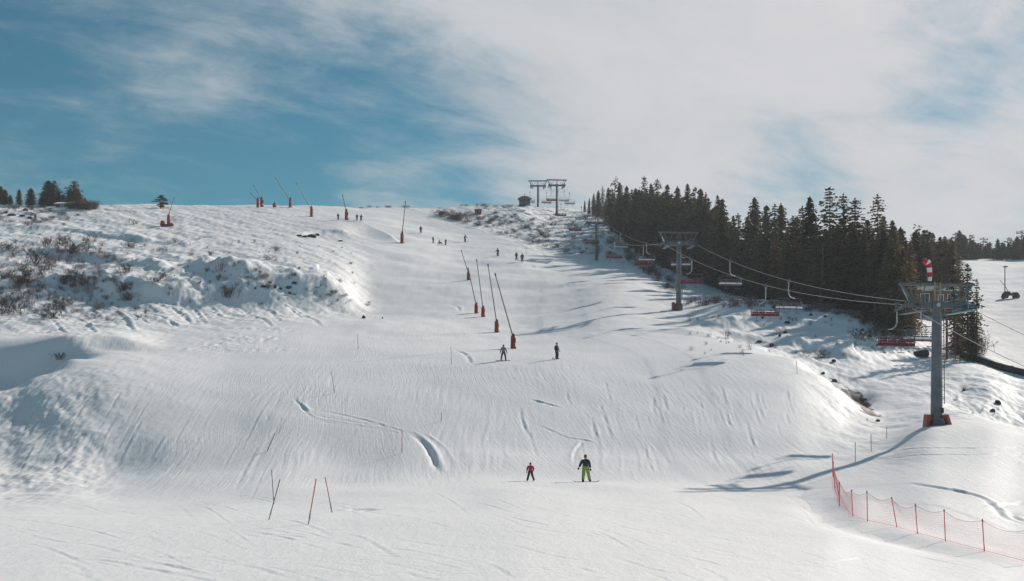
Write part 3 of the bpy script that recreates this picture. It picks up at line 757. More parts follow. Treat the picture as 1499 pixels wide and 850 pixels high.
    if big:
        fl = MB(); fl.lathe([(r0 + 0.16, -0.5), (r0 + 0.16, 0.30), (r0 + 0.02, 0.34)], 16)
        fl.build('foot_flange', M['steel_dark'], t)
        for s, tl in ((-1, 0.12), (1, 0.34)):
            pd = MB(); pd.box((s * (r0 + 0.36), -0.05, 0.30), (0.28, 0.75, 1.0), Matrix.Rotation(-s * tl, 3, 'Y'))
            o = pd.build('foot_pad', M['orangepad'], t, bevel=0.06)
        bx = MB(); bx.box((r0 * 0.55, -r0 * 0.9, 1.1), (0.22, 0.14, 0.4)); bx.box((r0 * 0.45, -r0 * 0.92, 0.62), (0.18, 0.12, 0.22))
        bx.build('junction_box', M['rubber'], t)
    elif i in (1, 3):
        pd = MB(); pd.lathe([(r0 + 0.22, -0.4), (r0 + 0.24, 0.5), (r0 + 0.20, 0.95), (r0 + 0.03, 1.0)], 14)
        pd.build('foot_pad', M['steel_dark'], t)
        if i == 1: MB().box((-r0 - 0.38, 0, 0.4), (0.4, 0.7, 1.5)).build('foot_pad', M['redpad'], t)
    sg = MB(); sg.box((0, -r0 - 0.03, hh * 0.33), (0.34, 0.03, 0.34)); sg.build('plate', M['steel_dark'], t)
    Rz = Matrix.Rotation(ang, 3, 'Z')
    return [p + Rz @ Vector((s * GAUGE / 2, 0, hh)) for s in (-1, 1)], ang
ROPE = []
for i, (px, py, Y, hh, lb) in enumerate(TW):
    e, ang = lift_tower(i, px, py, Y, hh, lb)
    if i < 4: ROPE.append(e)

def rope_pts(side):
    """rope from the valley end past every tower: list of points"""
    n0 = ROPE[0][side]; d = (ROPE[0][side] - ROPE[1][side]); d.z = 0; d.normalize()
    low = n0 + d * 42; low.z = n0.z - 11.2
    K = [low] + [r[side] for r in ROPE]
    q = ROPE[3][side] + Vector((-1.2, 24, 1.0)); K.append(q)
    out = []
    for a, b in zip(K[:-1], K[1:]):
        sag = (b - a).length * 0.021
        m = max(6, int((b - a).length / 3))
        for k in range(m):
            t = k / m; p = a.lerp(b, t); p.z -= 4 * sag * t * (1 - t); out.append(p)
    out.append(K[-1]); return out
RP = [rope_pts(0), rope_pts(1)]
for s, lb in ((0, 'pale steel haul rope carrying the red seated chairs on the lift side nearer the piste'),
              (1, 'pale steel haul rope on the lift side nearer the forest')):
    c = MB().tube(RP[s], 0.021, 6).build('haul_rope', M['rope'])
    tag(c, lb, 'rope', 'haul ropes of the chairlift')

def rope_at(side, Y):
    P = RP[side]
    for a, b in zip(P[:-1], P[1:]):
        if (a.y - Y) * (b.y - Y) <= 0: return a.lerp(b, (Y - a.y) / (b.y - a.y + 1e-9))
    return P[-1]

def chair_proto(snowy):
    t = thing('lift_chair', '', 'lift chair')
    g = MB()
    g.bar((0, -0.35, 0.06), (0, 0.35, 0.06), 0.12, 0.16)
    g.box((0, 0, -0.1), (0.2, 0.3, 0.25)); g.build('grip', M['steel_dark'], t)
    # the curved arm swings out to the back and comes down to the middle of the top bar
    MB().tube([(0, 0, 0), (0, 0, -0.9), (0.0, 0.0, -1.45), (0.14, 0.02, -1.75), (0.42, 0.03, -1.95), (0.75, 0.03, -2.0)], 0.055, 8).build('hanger', M['hangergrey'], t, smooth=True)
    f = MB()
    f.tube([(-1.52, 0, -3.25), (-1.55, 0, -2.35), (-1.40, 0, -2.06), (-1.1, 0, -2.0), (1.1, 0, -2.0), (1.40, 0, -2.06), (1.55, 0, -2.35), (1.52, 0, -3.25)], 0.03, 8)
    f.tube([(-1.52, 0, -3.25), (1.52, 0, -3.25)], 0.04, 8)
    for x in (-0.75, 0, 0.75): f.bar((x, 0.0, -3.25), (x, -0.5, -3.32), 0.05)
    f.build('frame', M['steel_dark'], t)
    b = MB()
    for k in range(4):
        x = -1.13 + k * 0.753
        b.box((x, 0.03, -2.90), (0.68, 0.06, 0.17)); b.box((x, 0.03, -2.70), (0.68, 0.05, 0.08))
    b.build('backrest', M['seatback'] if not snowy else M['steel_dark'], t, bevel=0.015)
    s = MB()
    for k in range(4): s.box((-1.13 + k * 0.753, -0.24, -3.20), (0.73, 0.56, 0.16))
    s.box((0, 0.04, -3.14), (3.02, 0.08, 0.26))
    s.build('seat', M['seatred'] if not snowy else M['steel_dark'], t, bevel=0.03)
    r = MB()
    for x in (-1.42, 1.42): r.tube([(x, 0, -2.35), (x, -0.45, -2.55), (x, -0.62, -3.0)], 0.03, 6)
    r.tube([(-1.42, -0.45, -2.55), (1.42, -0.45, -2.55)], 0.03, 6)
    for x in (-0.75, 0.75):
        r.tube([(x, -0.45, -2.55), (x, -0.7, -3.3), (x, -0.75, -3.75)], 0.025, 6); r.tube([(x - 0.3, -0.75, -3.75), (x + 0.3, -0.75, -3.75)], 0.03, 6)
    r.build('restraint_bar', M['steel'], t)
    if snowy:
        w = MB()
        for k in range(4): w.box((-1.13 + k * 0.753, -0.27, -3.05), (0.72, 0.56, 0.20))
        w.build('snow_cover', M['snowcap'], t, bevel=0.04)
    return t
UPC = [(91.5, 'red seated chair passing under the near tower, largest of the lift chairs'),
       (124, 'red seated chair hanging over the shaded bank, next uphill from the near tower'),
       (155, 'red seated chair just right of the second tower, below the forest edge'),
       (189, 'red seated chair just behind the second tower'),
       (222, 'red seated chair over the snow left of the second tower'),
       (256, 'red seated chair just right of the third tower mast'),
       (287, 'red seated chair left of the third tower, seat at half mast height'),
       (318, 'red seated chair over the shrubby slope above the third tower'),
       (343, 'red seated chair close below the skyline towers')]
DNC = [(98, 'pale empty chair half hidden behind the near tower mast'),
       (131, 'pale snowy chair hanging beside the red one over the shaded bank'),
       (154, 'pale snowy chair against the dark forest right of the second tower'),
       (183, 'pale snowy chair right behind the second tower mast'),
       (214, 'pale snowy chair before the forest, left of the second tower'),
       (247, 'pale snowy chair low before the forest corner'),
       (281, 'pale chair right of the third tower near the forest edge'),
       (312, 'pale chair over the hill shoulder below the forest tip'),
       (338, 'pale chair against the sky beside the forest tip')]
for side, L_ in ((0, UPC), (1, DNC)):
    proto = chair_proto(side == 1)
    for k, (Y, lb) in enumerate(L_):
        o = proto if k == 0 else copy_tree(proto)
        o['label'] = lb; o['group'] = 'chairs hanging on the lift ropes'
        o.location = rope_at(side, Y)
        o.rotation_euler = (0, random.uniform(-0.02, 0.02), 0.09 + (math.pi if side == 0 else 0) + random.uniform(-0.06, 0.06))
# chairs of the far loop seen between the skyline towers
for k, (px, py, Y, sd_) in enumerate(((776, 281, 364, 1), (800, 282, 362, 0), (826, 279, 360, 1))):
    pr = [o for o in bpy.data.objects if o.name == 'lift_chair'][0] if not sd_ else [o for o in bpy.data.objects if o.name.startswith('lift_chair') and any(c.name.startswith('snow_cover') for c in o.children)][0]
    o = copy_tree(pr); o.location = ((px - CXP) / F * Y, Y, Zc(Y, py))
    o.rotation_euler = (0, 0, 0.1)
    o['label'] = ['chair against the sky left of both skyline towers', 'chair against the sky between the two skyline towers', 'chair against the sky right of both skyline towers'][k]
r2 = MB().tube([Vector(((px - CXP) / F * Y, Y, Zc(Y, py))) for px, py, Y in ((835, 273, 352), (826, 276, 360), (800, 279, 364), (787, 276, 370), (776, 277.5, 366), (768, 283, 380))], 0.03, 6).build('haul_rope', M['rope'])
tag(r2, 'thin rope running between the two skyline towers', 'rope')

# windsock on the near tower head
p0 = gpt(1371, 90); hh = 9.25 + 1.7
wt = thing('windsock', 'red and white striped windsock hanging on the near lift tower head', 'windsock', (p0.x - 0.75, 90.0, p0.z + hh))
MB().tube([(0, 0, 0), (0, 0, 1.75)], 0.035, 8).build('pole', M['steel_dark'], wt)
MB().tube([(-0.30, 0, 1.72), (0.0, 0, 1.72)], 0.03, 6).build('swivel_arm', M['steel_dark'], wt)
path = [(-0.22, 0, 1.66), (-0.02, 0, 1.72), (0.12, 0, 1.52), (0.17, 0, 1.2), (0.20, 0, 0.85), (0.22, 0, 0.5), (0.22, 0, 0.2)]
rr = [0.25, 0.24, 0.22, 0.21, 0.19, 0.17, 0.15]
for k in range(6):
    MB().tube([Vector(path[k]), (Vector(path[k]) + Vector(path[k + 1])) / 2, Vector(path[k + 1])], [rr[k], (rr[k] + rr[k + 1]) / 2, rr[k + 1]], 10, cap=(k in (0, 5))).build(
        'stripe', M['redcloth'] if k % 2 == 0 else M['whitecloth'], wt, smooth=True)

# ================================================================== SNOW LANCES
def lance_pad():
    b = MB()
    b.lathe([(0.02, -0.3), (0.27, -0.3), (0.29, 0.25), (0.27, 0.8), (0.26, 1.2), (0.18, 1.33), (0.08, 1.38)], 14)
    b.box((0.22, -0.1, 0.82), (0.22, 0.4, 0.42)); b.box((0.12, -0.08, -0.05), (0.5, 0.6, 0.4))
    return b.mesh('padding', M['redpad'])
def hyd():
    b = MB(); b.tube([(0, 0, 1.25), (-0.04, 0, 1.55)], 0.09, 8); b.box((0.1, -0.05, 1.36), (0.2, 0.2, 0.22)); return b.mesh('valve_head', M['rubber'])
def lpole():
    b = MB(); b.tube([(0, 0, 0), (0, 0, 0.62), (0, 0, 1.0)], [0.075, 0.062, 0.05], 8); return b.mesh('lance_pole', M['lance'])
def lhead():
    b = MB(); b.lathe([(0.06, -0.25), (0.10, -0.2), (0.10, 0.05), (0.05, 0.14)], 8); b.bar((0, 0, 0), (-0.16, 0, -0.18), 0.05); return b.mesh('nozzle_head', M['steel_dark'])
PADM, HYM, LPM, LHM = lance_pad(), hyd(), lpole(), lhead()
LANCES = [
 (751, 510, 725, 402, 'nearest red padded snow lance, beside the snowboarder in grey'),
 (727, 486, 714.5, 388, 'second nearest red padded snow lance in the row up the piste'),
 (707, 463.5, 698, 381, 'third red padded snow lance of the row, close right of another'),
 (697, 458.5, 685.5, 393, 'fourth red padded snow lance of the row, close left of another'),
 (685.5, 409.5, 675.5, 367, 'red padded snow lance standing alone at the upper end of the row'),
 (588.5, 356, 594, 296, 'red padded snow lance on the piste edge with its pole almost upright'),
 (507, 321.5, 502, 286, 'red padded snow lance beside skiers at the top left of the piste'),
 (456, 317, 435, 269, 'red padded snow lance just below the crest, right of the skyline pair'),
 (425, 303.5, 404, 261, 'red padded snow lance on the skyline with the longest leaning pole'),
 (383, 302.5, 372.5, 272, 'red padded snow lance on the skyline, leftmost on the crest'),
 (377.5, 303.5, 368, 283, 'faint thin snow lance half hidden behind the leftmost crest lance')]
def snow_lance(bx, by, tx, ty, lb, first=None):
    p = hit(bx, by); sc = 1.0
    if p.y > 250: sc = 1.35
    t = thing('snow_lance', lb, 'snow lance', p, 0, 'snow lances with red padding')
    o = link(bpy.data.objects.new('padding', PADM), t); o.scale = (sc, sc, sc * (1.12 if p.y < 250 else 1.3)); o.rotation_euler = (0, 0, random.uniform(-0.5, 0.5))
    h = link(bpy.data.objects.new('valve_head', HYM), t); h.scale = (sc, sc, sc * (1.12 if p.y < 250 else 1.3))
    top = Vector(((tx - CXP) / F * p.y, p.y - 0.6, Zc(p.y, ty))) - p
    a = Vector((0, 0, 1.3 * sc)); d = top - a
    l = link(bpy.data.objects.new('lance_pole', LPM), t); l.location = a
    l.rotation_euler = d.to_track_quat('Z', 'Y').to_euler(); l.scale = (sc, sc, d.length)
    n_ = link(bpy.data.objects.new('nozzle_head', LHM), t); n_.location = top; n_.rotation_euler = l.rotation_euler; n_.scale = (sc, sc, sc)
    return t
for a in LANCES: snow_lance(*a)
# the sled-mounted one far left
p = hit(244, 331.5)
t = thing('snow_lance', 'orange snow lance on a wide sled base alone on the left hillside', 'snow lance', p, 0.1, 'snow lances with red padding')
b = MB(); b.box((0.1, 0, 0.25), (3.0, 1.2, 0.35)); b.box((0.9, 0, 0.5), (0.9, 1.0, 0.3)); b.build('sled', M['redpad'], t, bevel=0.05)
b = MB(); b.ball((-0.9, 0, 0.75), (0.55, 0.5, 0.55)); b.build('compressor', M['orangepad'], t, smooth=True)
b = MB(); b.lathe([(0.40, 0.3), (0.42, 1.4), (0.34, 2.4), (0.2, 2.7)], 12); o = b.build('padding', M['orangepad'], t)
o.location = (0.45, 0, 0)
tp = Vector(((254 - CXP) / F * p.y, p.y, Zc(p.y, 290))) - p
b = MB(); b.tube([(0.45, 0, 2.6), (tp.x, 0, tp.z)], [0.08, 0.05], 6); b.build('lance_pole', M['lance'], t)
b = MB(); b.tube([(tp.x, 0, tp.z - 0.1), (tp.x + 0.12, 0, tp.z + 0.25)], [0.1, 0.06], 6); b.build('nozzle_head', M['steel_dark'], t)
p = hit(402, 303)
t = thing('padded_hydrant', 'small dark red padded hydrant on the crest between two snow lances', 'hydrant', p)
MB().lathe([(0.5, -0.2), (0.55, 0.5), (0.45, 0.95), (0.15, 1.1)], 10).build('padding', M['redpad'], t)
MB().tube([(0, 0, 1.0), (0, 0, 1.35)], 0.12, 8).build('valve_head', M['rubber'], t)

# ================================================================== GATE POLES AND STAKES
def gate_pole(bx, by, tx, ty, mat, lb, r=0.018, name='slalom_pole', cat='slalom pole', depth=0.0, group='slalom poles stuck in the snow', foot=True):
    p = hit(bx, by)
    top = Vector(((tx - CXP) / F * (p.y + depth), p.y + depth, Zc(p.y + depth, ty))) - p
    t = thing(name, lb, cat, p, 0, group)
    d = top.normalized()
    MB().tube([-0.15 * d, top * 0.5, top - 0.03 * d, top], [r, r, r, r * 0.6], 8).build('shaft', M[mat], t, smooth=True)
    if foot:
        a = top * 0.10; MB().tube([-0.05 * d, a, a + 0.05 * d, a + 0.30 * d], [r * 1.15, r * 1.15, r * 1.55, r * 1.25], 8).build('hinge_sleeve', M['polegrey'], t, smooth=True)
    return t
gate_pole(393.5, 761, 410, 701, 'poledark', 'dark slalom pole leaning right, crossing in front of an upright dark one', 0.02)
gate_pole(401, 738, 397.5, 687, 'poledark', 'upright dark slalom pole crossed by a leaning one', 0.021)
gate_pole(451.5, 767, 463, 700, 'polered', 'red slalom pole leaning right, nearest of the poles', 0.022)
gate_pole(486, 750, 476, 698, 'polered', 'red slalom pole leaning left beside the nearest red one', 0.022)
gate_pole(588.5, 663, 588.5, 627, 'polered', 'upright red slalom pole left of the dark gouge on the steep face', 0.024)
gate_pole(646, 617, 646, 603, 'polered', 'short faint red pole on the steep face right of the upright red one', 0.022)
gate_pole(391, 661, 402.5, 634, 'poledark', 'dark pole leaning right on the steep face, alone on the left', 0.028)
gate_pole(490, 576, 485, 544, 'polegrey', 'thin grey slalom pole at the head of the carved curve', 0.024)
gate_pole(524.5, 511, 523, 489, 'polegrey', 'thin grey slalom pole on the flat shelf of the piste', 0.024)
gate_pole(661, 533, 660, 507, 'polegrey', 'thin pale pole beside the curved track left of the snowboarder', 0.022)
for bx, by, tx, ty, lb in ((1252, 676, 1252, 647, 'thin grey stake in the rough snow, nearest of the three by the ditch end'),
                           (1275.5, 661, 1275, 635, 'thin grey stake in the rough snow, middle of the three by the ditch end'),
                           (1298, 642, 1298, 624, 'thin grey stake below the near tower, shortest of the three by the ditch end'),
                           (1063, 503, 1062, 484, 'thin grey stake on the edge of the shaded bank'),
                           (1167, 547, 1166, 528, 'thin grey stake on the rounded shoulder of the piste')):
    gate_pole(bx, by, tx, ty, 'polegrey', lb, 0.026, 'marker_stake', 'marker stake', 0, 'marker stakes in the snow', False)

# ================================================================== SAFETY NET
POSTS = [(1219, 697, 1218.5, 664), (1222, 716, 1220, 676), (1229, 741, 1229, 706), (1248.5, 755.5, 1246.5, 717), (1270, 763, 1269, 719),
         (1313, 772, 1305, 728), (1343, 781, 1340, 738), (1384, 792, 1382, 746), (1441, 807, 1438, 760), (1512, 826, 1510, 772)]
pp = [hit(a, b) for a, b, c, d in POSTS]
tops = [Vector(((c - CXP) / F * p.y, p.y, Zc(p.y, d))) for p, (a, b, c, d) in zip(pp, POSTS)]
nt_ = thing('safety_net_fence', 'long red safety net on red posts curving along the groomed edge', 'net fence', pp[3])
o0 = pp[3]
for k, (p, q) in enumerate(zip(pp, tops)):
    b = MB(); d = (q - p).normalized(); b.tube([p - o0 - d * 0.2, q - o0, q - o0 + d * 0.04], [0.02, 0.02, 0.012], 8)
    b.build('post', M['polered'], nt_, smooth=True)
    b = MB(); b.tube([q - o0 - d * 0.06, q - o0 - d * 0.01], 0.035, 8); b.build('post_cap', M['poledark'], nt_)
for k in range(len(pp) - 1):
    b = MB(); A, B, C, D = pp[k] - o0, pp[k + 1] - o0, tops[k] - o0, tops[k + 1] - o0
    wdt = (B - A).length; nx = max(6, int(wdt / 0.09)); nz = 15
    near = k > 2
    def pt(u, v):
        lo_, hi_ = A.lerp(B, u), C.lerp(D, u)
        q = lo_.lerp(hi_, 0.03 + 0.93 * v)
        sag = math.sin(math.pi * u)
        q.z -= (0.16 + 0.05 * (k % 3)) * sag * v
        q.y -= 0.10 * sag * math.sin(math.pi * v); q.x += 0.03 * math.sin(7 * v + 3 * k + 5 * u)
        return q
    rr_ = 0.0023
    for i in range(nz + 1):
        rad = 0.010 if i in (0, nz) else rr_ * (1.25 if i % 2 else 1.0)
        b.tube([pt(j / 12, i / nz) for j in range(13)], rad, 3, cap=False)
    for j in range(nx + 1): b.tube([pt(j / nx, v / 5) for v in range(6)], rr_ * 0.8, 3, cap=False)
    b.build('net', M['netred'], nt_)

# ================================================================== BUILDINGS AND SMALL STRUCTURES
def cabin(name, lb, p, w, d, h, rise, mw, mr_, rotz, win, snow=True, over=0.35):
    t = thing(name, lb, 'cabin', p, rotz)
    b = MB(); b.box((0, 0, h / 2 - 0.3), (w, d, h + 0.6))
    b.add([(-w / 2, -d / 2, h), (w / 2, -d / 2, h), (-w / 2, d / 2, h), (w / 2, d / 2, h), (-w / 2, 0, h + rise), (w / 2, 0, h + rise)], [(0, 4, 2), (1, 3, 5), (0, 1, 5, 4), (2, 4, 5, 3)])
    wl = b.build('wall', mw, t)
    for s in (-1, 1):
        sl = math.atan2(rise, d / 2); ln = math.hypot(rise, d / 2) + over
        rm = Matrix.Rotation(s * -sl, 3, 'X')
        c = Vector((0, s * (d / 4 + over / 2 * math.cos(sl)), h + rise / 2 - over / 2 * math.sin(sl) + 0.10))
        b = MB(); b.box(c, (w + 2 * over, ln, 0.14), rm); rf = b.build('roof', mr_, t)
        if snow:
            b = MB(); b.box(c + Vector((0, 0, 0.2)), (w + 2 * over - 0.1, ln - 0.06, 0.26), rm); b.build('snow_cover', M['snowcap'], rf, bevel=0.06)
    for (x, z, ww, hh_) in win:
        f = MB()
        y = -d / 2 - 0.03
        for dx in (-1, 1): f.box((x + dx * ww / 2, y, z), (0.12, 0.08, hh_ + 0.12))
        for dz in (-1, 1): f.box((x, y, z + dz * hh_ / 2), (ww - 0.12, 0.08, 0.12))
        f.box((x, y, z), (0.07, 0.06, hh_ - 0.12))
        fr = f.build('window', M['whitepaint'], t)
        g_ = MB(); g_.box((x, -d / 2 - 0.005, z), (ww, 0.03, hh_)); g_.build('pane', M['glassdark'], fr)
    return t
p = gpt(1366, 196)
cabin('wooden_cabin', 'brown wooden cabin with white framed windows behind the near tower head', p, 7.7, 4.2, 4.0, 0.9, M['wood'], M['steel_dark'], 0.05,
      [(-2.3, 2.7, 1.5, 1.8), (0.4, 2.7, 0.9, 1.5), (2.4, 2.7, 1.7, 1.6), (-0.9, 1.2, 0.9, 1.0)], snow=False)
st = MB(); 
p = gpt(102, 306)
p = hit(98, 303.5)
cabin('wooden_cabin', 'low cabin under a snow covered roof among the trees on the left crest', p + Vector((0, 3, 0.0)), 6.5, 4.0, 0.9, 0.55, M['wood'], M['wood'], -0.05, [(-1.5, 0.5, 0.8, 0.5), (1.4, 0.5, 0.8, 0.5)])
p = gpt(768, 356); p.z = Zc(356, 299.5)
t = thing('lift_station', 'small dark lift station with tiered roof on the crest left of the towers', 'lift station', p)
b = MB(); b.box((0, 0, 0.75), (3.4, 2.6, 1.7)); b.build('wall', M['steel_dark'], t)
b = MB(); b.box((0, -1.32, 1.15), (2.8, 0.04, 0.5)); b.build('window', M['glassdark'], t)
b = MB(); b.box((0, 0, 1.75), (4.2, 3.2, 0.28)); b.box((0, 0, 2.08), (3.0, 2.4, 0.36)); b.box((0, 0, 2.42), (1.9, 1.6, 0.30)); rf = b.build('roof', M['steel'], t, bevel=0.05)
b = MB(); b.tube([(0, 0, 2.5), (0, 0, 3.4)], 0.09, 6); b.build('mast', M['steel_dark'], rf)
p = hit(700, 313)
t = thing('storage_hut', 'small red brown hut on the shrubby crest left of the lift station', 'hut', p)
b = MB(); b.box((0, 0, 0.5), (1.9, 1.4, 1.3)); b.build('wall', M['woodred'], t)
b = MB(); b.box((0, -0.3, 1.24), (2.2, 1.0, 0.1), Matrix.Rotation(0.25, 3, 'X')); b.box((0, 0.42, 1.24), (2.2, 0.8, 0.1), Matrix.Rotation(-0.3, 3, 'X')); b.build('roof', M['wood'], t)
b = MB(); b.box((0.3, -0.72, 0.4), (0.6, 0.04, 1.0)); b.build('door', M['wood'], t)

# black snowmaking pipe along the ditch
pts = [hit(a, b) for a, b in ((1408, 523), (1430, 529), (1455, 538), (1480, 545), (1505, 551), (1540, 560))]
t = thing('water_pipe', 'thick black pipe with snow on top running down beside the ditch', 'pipe', pts[2])
b = MB(); b.tube([q - pts[2] + Vector((0, 0, 0.35)) for q in pts], 0.42, 14); b.build('pipe_run', M['pipe'], t, smooth=True)
b = MB(); b.tube([q - pts[2] + Vector((0, 0.12, 0.72)) for q in pts[:3]], [0.2, 0.26, 0.12], 8); b.build('snow_cover', M['snowcap'], t, smooth=True)
for q in (pts[1], pts[3]):
    b = MB(); b.tube([q - pts[2] + Vector((-0.2, 0, 0.35)), q - pts[2] + Vector((0.2, 0, 0.33))], 0.5, 14); b.build('flange', M['rubber'], t)
p = hit(1386, 526); p.y += 0
t = thing('timber_post', 'tall red brown timber post standing right of the near tower mast', 'post', p)
hpost = (526 - 455) * p.y / F
b = MB(); b.tube([(0, 0, -0.4), (0, 0, hpost)], [0.17, 0.13], 8); b.build('shaft', M['woodred'], t)
b = MB(); b.bar((-0.1, 0.1, hpost * 0.62), (1.1, 0.1, hpost * 0.62), 0.08); b.bar((1.1, 0, -0.2), (1.1, 0, hpost * 0.66), 0.12); b.build('brace', M['woodred'], t)

# lamp post and the parked snow machine on the far right piste
p = hit(1471, 434)
t = thing('lamp_post', 'slim lamp post with a small lamp head on the far right piste', 'lamp post', p)
h_ = (434 - 391) * p.y / F
MB().tube([(0, 0, -0.3), (0, 0, h_)], [0.12, 0.09], 8).build('pole', M['steel_dark'], t)
b = MB(); b.box((0, -0.25, h_ + 0.05), (0.75, 0.6, 0.24)); b.build('lamp_head', M['steel_dark'], t, bevel=0.04)
p = hit(1479, 437)
t = thing('snow_gun', 'dark wheeled snow gun with a thin raised lance beside the lamp post', 'snow gun', p, 0.05)
b = MB(); b.box((0, 0, 0.85), (2.9, 1.3, 0.4)); b.box((-0.7, 0, 1.15), (1.0, 1.1, 0.5)); b.box((0.9, 0, 1.1), (0.8, 1.0, 0.3)); b.build('chassis', M['charcoal'], t, bevel=0.05)
for x in (-1.1, 1.15):
    for y in (-0.6, 0.6):
        w_ = MB(); w_.tube([(x, y - 0.13, 0.42), (x, y + 0.13, 0.42)], 0.45, 14); wo = w_.build('wheel', M['rubber'], t)
        w_ = MB(); w_.tube([(x, y - 0.15, 0.42), (x, y + 0.15, 0.42)], 0.2, 10); w_.build('rim', M['steel_dark'], wo)
b = MB(); b.bar((1.4, 0, 0.8), (1.75, 0, 0.0), 0.12); b.build('support_leg', M['charcoal'], t)
b = MB(); b.tube([(-0.4, 0, 1.3), (-1.0, 0, 2.4), (-2.1, 0, 3.6)], [0.08, 0.06, 0.05], 6); b.build('lance', M['steel_dark'], t)

# ================================================================== PEOPLE
def bones(pose):
    """joints in metres for a 1.75 m adult; y is forward (the way the face looks is -y)"""
    P = dict(pelvis=(0, 0, 0.95), spine=(0, 0.02, 1.15), chest=(0, 0.02, 1.36), neck=(0, 0.0, 1.50), head=(0, -0.02, 1.60), crown=(0, -0.01, 1.72),
             hipL=(-0.10, 0, 0.90), kneeL=(-0.13, -0.05, 0.50), ankL=(-0.15, 0.0, 0.10), toeL=(-0.16, -0.17, 0.045),
             hipR=(0.10, 0, 0.90), kneeR=(0.13, -0.05, 0.50), ankR=(0.15, 0.0, 0.10), toeR=(0.16, -0.17, 0.045),
             shL=(-0.19, 0.01, 1.41), elL=(-0.30, 0.03, 1.16), wrL=(-0.36, -0.06, 0.93),
             shR=(0.19, 0.01, 1.41), elR=(0.30, 0.03, 1.16), wrR=(0.36, -0.06, 0.93))
    P.update(pose)
    return {k: Vector(v) for k, v in P.items()}
RAD = dict(pelvis=.20, spine=.19, chest=.21, neck=.075, head=.118, crown=.085, hipL=.145, hipR=.145, kneeL=.105, kneeR=.105, ankL=.09, ankR=.09,
           toeL=.07, toeR=.07, shL=.115, shR=.115, elL=.085, elR=.085, wrL=.062, wrR=.062)
EDG = [('pelvis', 'spine'), ('spine', 'chest'), ('chest', 'neck'), ('neck', 'head'), ('head', 'crown')] + [(a + s, b + s) for s in 'LR' for a, b in (('hip', 'knee'), ('knee', 'ank'), ('ank', 'toe'), ('sh', 'el'), ('el', 'wr'))] \
    + [('pelvis', 'hipL'), ('pelvis', 'hipR'), ('chest', 'shL'), ('chest', 'shR')]
def body_mesh(J, name, mats, k=1.0):
    names = list(J); ix = {n_: i for i, n_ in enumerate(names)}
    me = bpy.data.meshes.new(name)
    me.from_pydata([J[n_] for n_ in names], [(ix[a], ix[b]) for a, b in EDG], [])
    o = bpy.data.objects.new(name, me); COL.objects.link(o)
    sk = o.modifiers.new('skin', 'SKIN'); sk.use_smooth_shade = True; sk.branch_smoothing = 0.6
    sd_ = me.skin_vertices[0].data
    for n_ in names:
        r = RAD[n_] * k; sd_[ix[n_]].radius = (r, r); sd_[ix[n_]].use_root = (n_ == 'pelvis')
    sb = o.modifiers.new('sub', 'SUBSURF'); sb.levels = 2; sb.render_levels = 2
    bpy.context.view_layer.update()
    dg = bpy.context.evaluated_depsgraph_get()
    out = bpy.data.meshes.new_from_object(o.evaluated_get(dg))
    bpy.data.objects.remove(o); bpy.data.meshes.remove(me)
    out.name = name
    out.materials.clear()
    for m in mats: out.materials.append(m)          # skin, jacket, trousers, boots
    reg = {('hip', 'knee'): 2, ('knee', 'ank'): 2, ('ank', 'toe'): 3, ('sh', 'el'): 1, ('el', 'wr'): 1}
    segs = []
    for a, b in EDG:
        m = 1
        if a in ('neck', 'head'): m = 0
        if a == 'pelvis' and b.startswith('hip'): m = 2
        for (x, y), v in reg.items():
            if a[:-1] == x and b[:-1] == y: m = v
        segs.append((J[a], J[b], m))
    for pl in out.polygons:
        c = pl.center; best = 9; mm = 1
        for a, b, m in segs:
            d = b - a; t = max(0, min(1, (c - a).dot(d) / d.length_squared))
            q = (c - a - d * t).length
            if q < best: best, mm = q, m
        if mm == 1 and c.z < J['pelvis'].z - 0.03 and abs(c.x) < 0.26 : mm = 2
        pl.material_index = mm; pl.use_smooth = True
    return out
def glove_mesh(side, down=True):
    b = MB()
    b.ball((0, 0, -0.055), (0.040, 0.028, 0.055), 10, 6)
    for i, (x, l) in enumerate(((-0.032, 0.062), (-0.011, 0.074), (0.010, 0.070), (0.030, 0.055))):
        b.tube([(x * 0.8, 0, -0.085), (x, -0.010, -0.085 - l * 0.45), (x, -0.034, -0.085 - l * 0.8), (x * 0.95, -0.052, -0.085 - l * 0.86)], [0.0125, 0.0125, 0.011, 0.008], 6)
    b.tube([(-side * 0.030, -0.01, -0.035), (-side * 0.056, -0.026, -0.062), (-side * 0.058, -0.042, -0.088)], [0.014, 0.013, 0.009], 6)
    return b.mesh('glove', M['black'], True)
GLOVE = {1: glove_mesh(1), -1: glove_mesh(-1)}
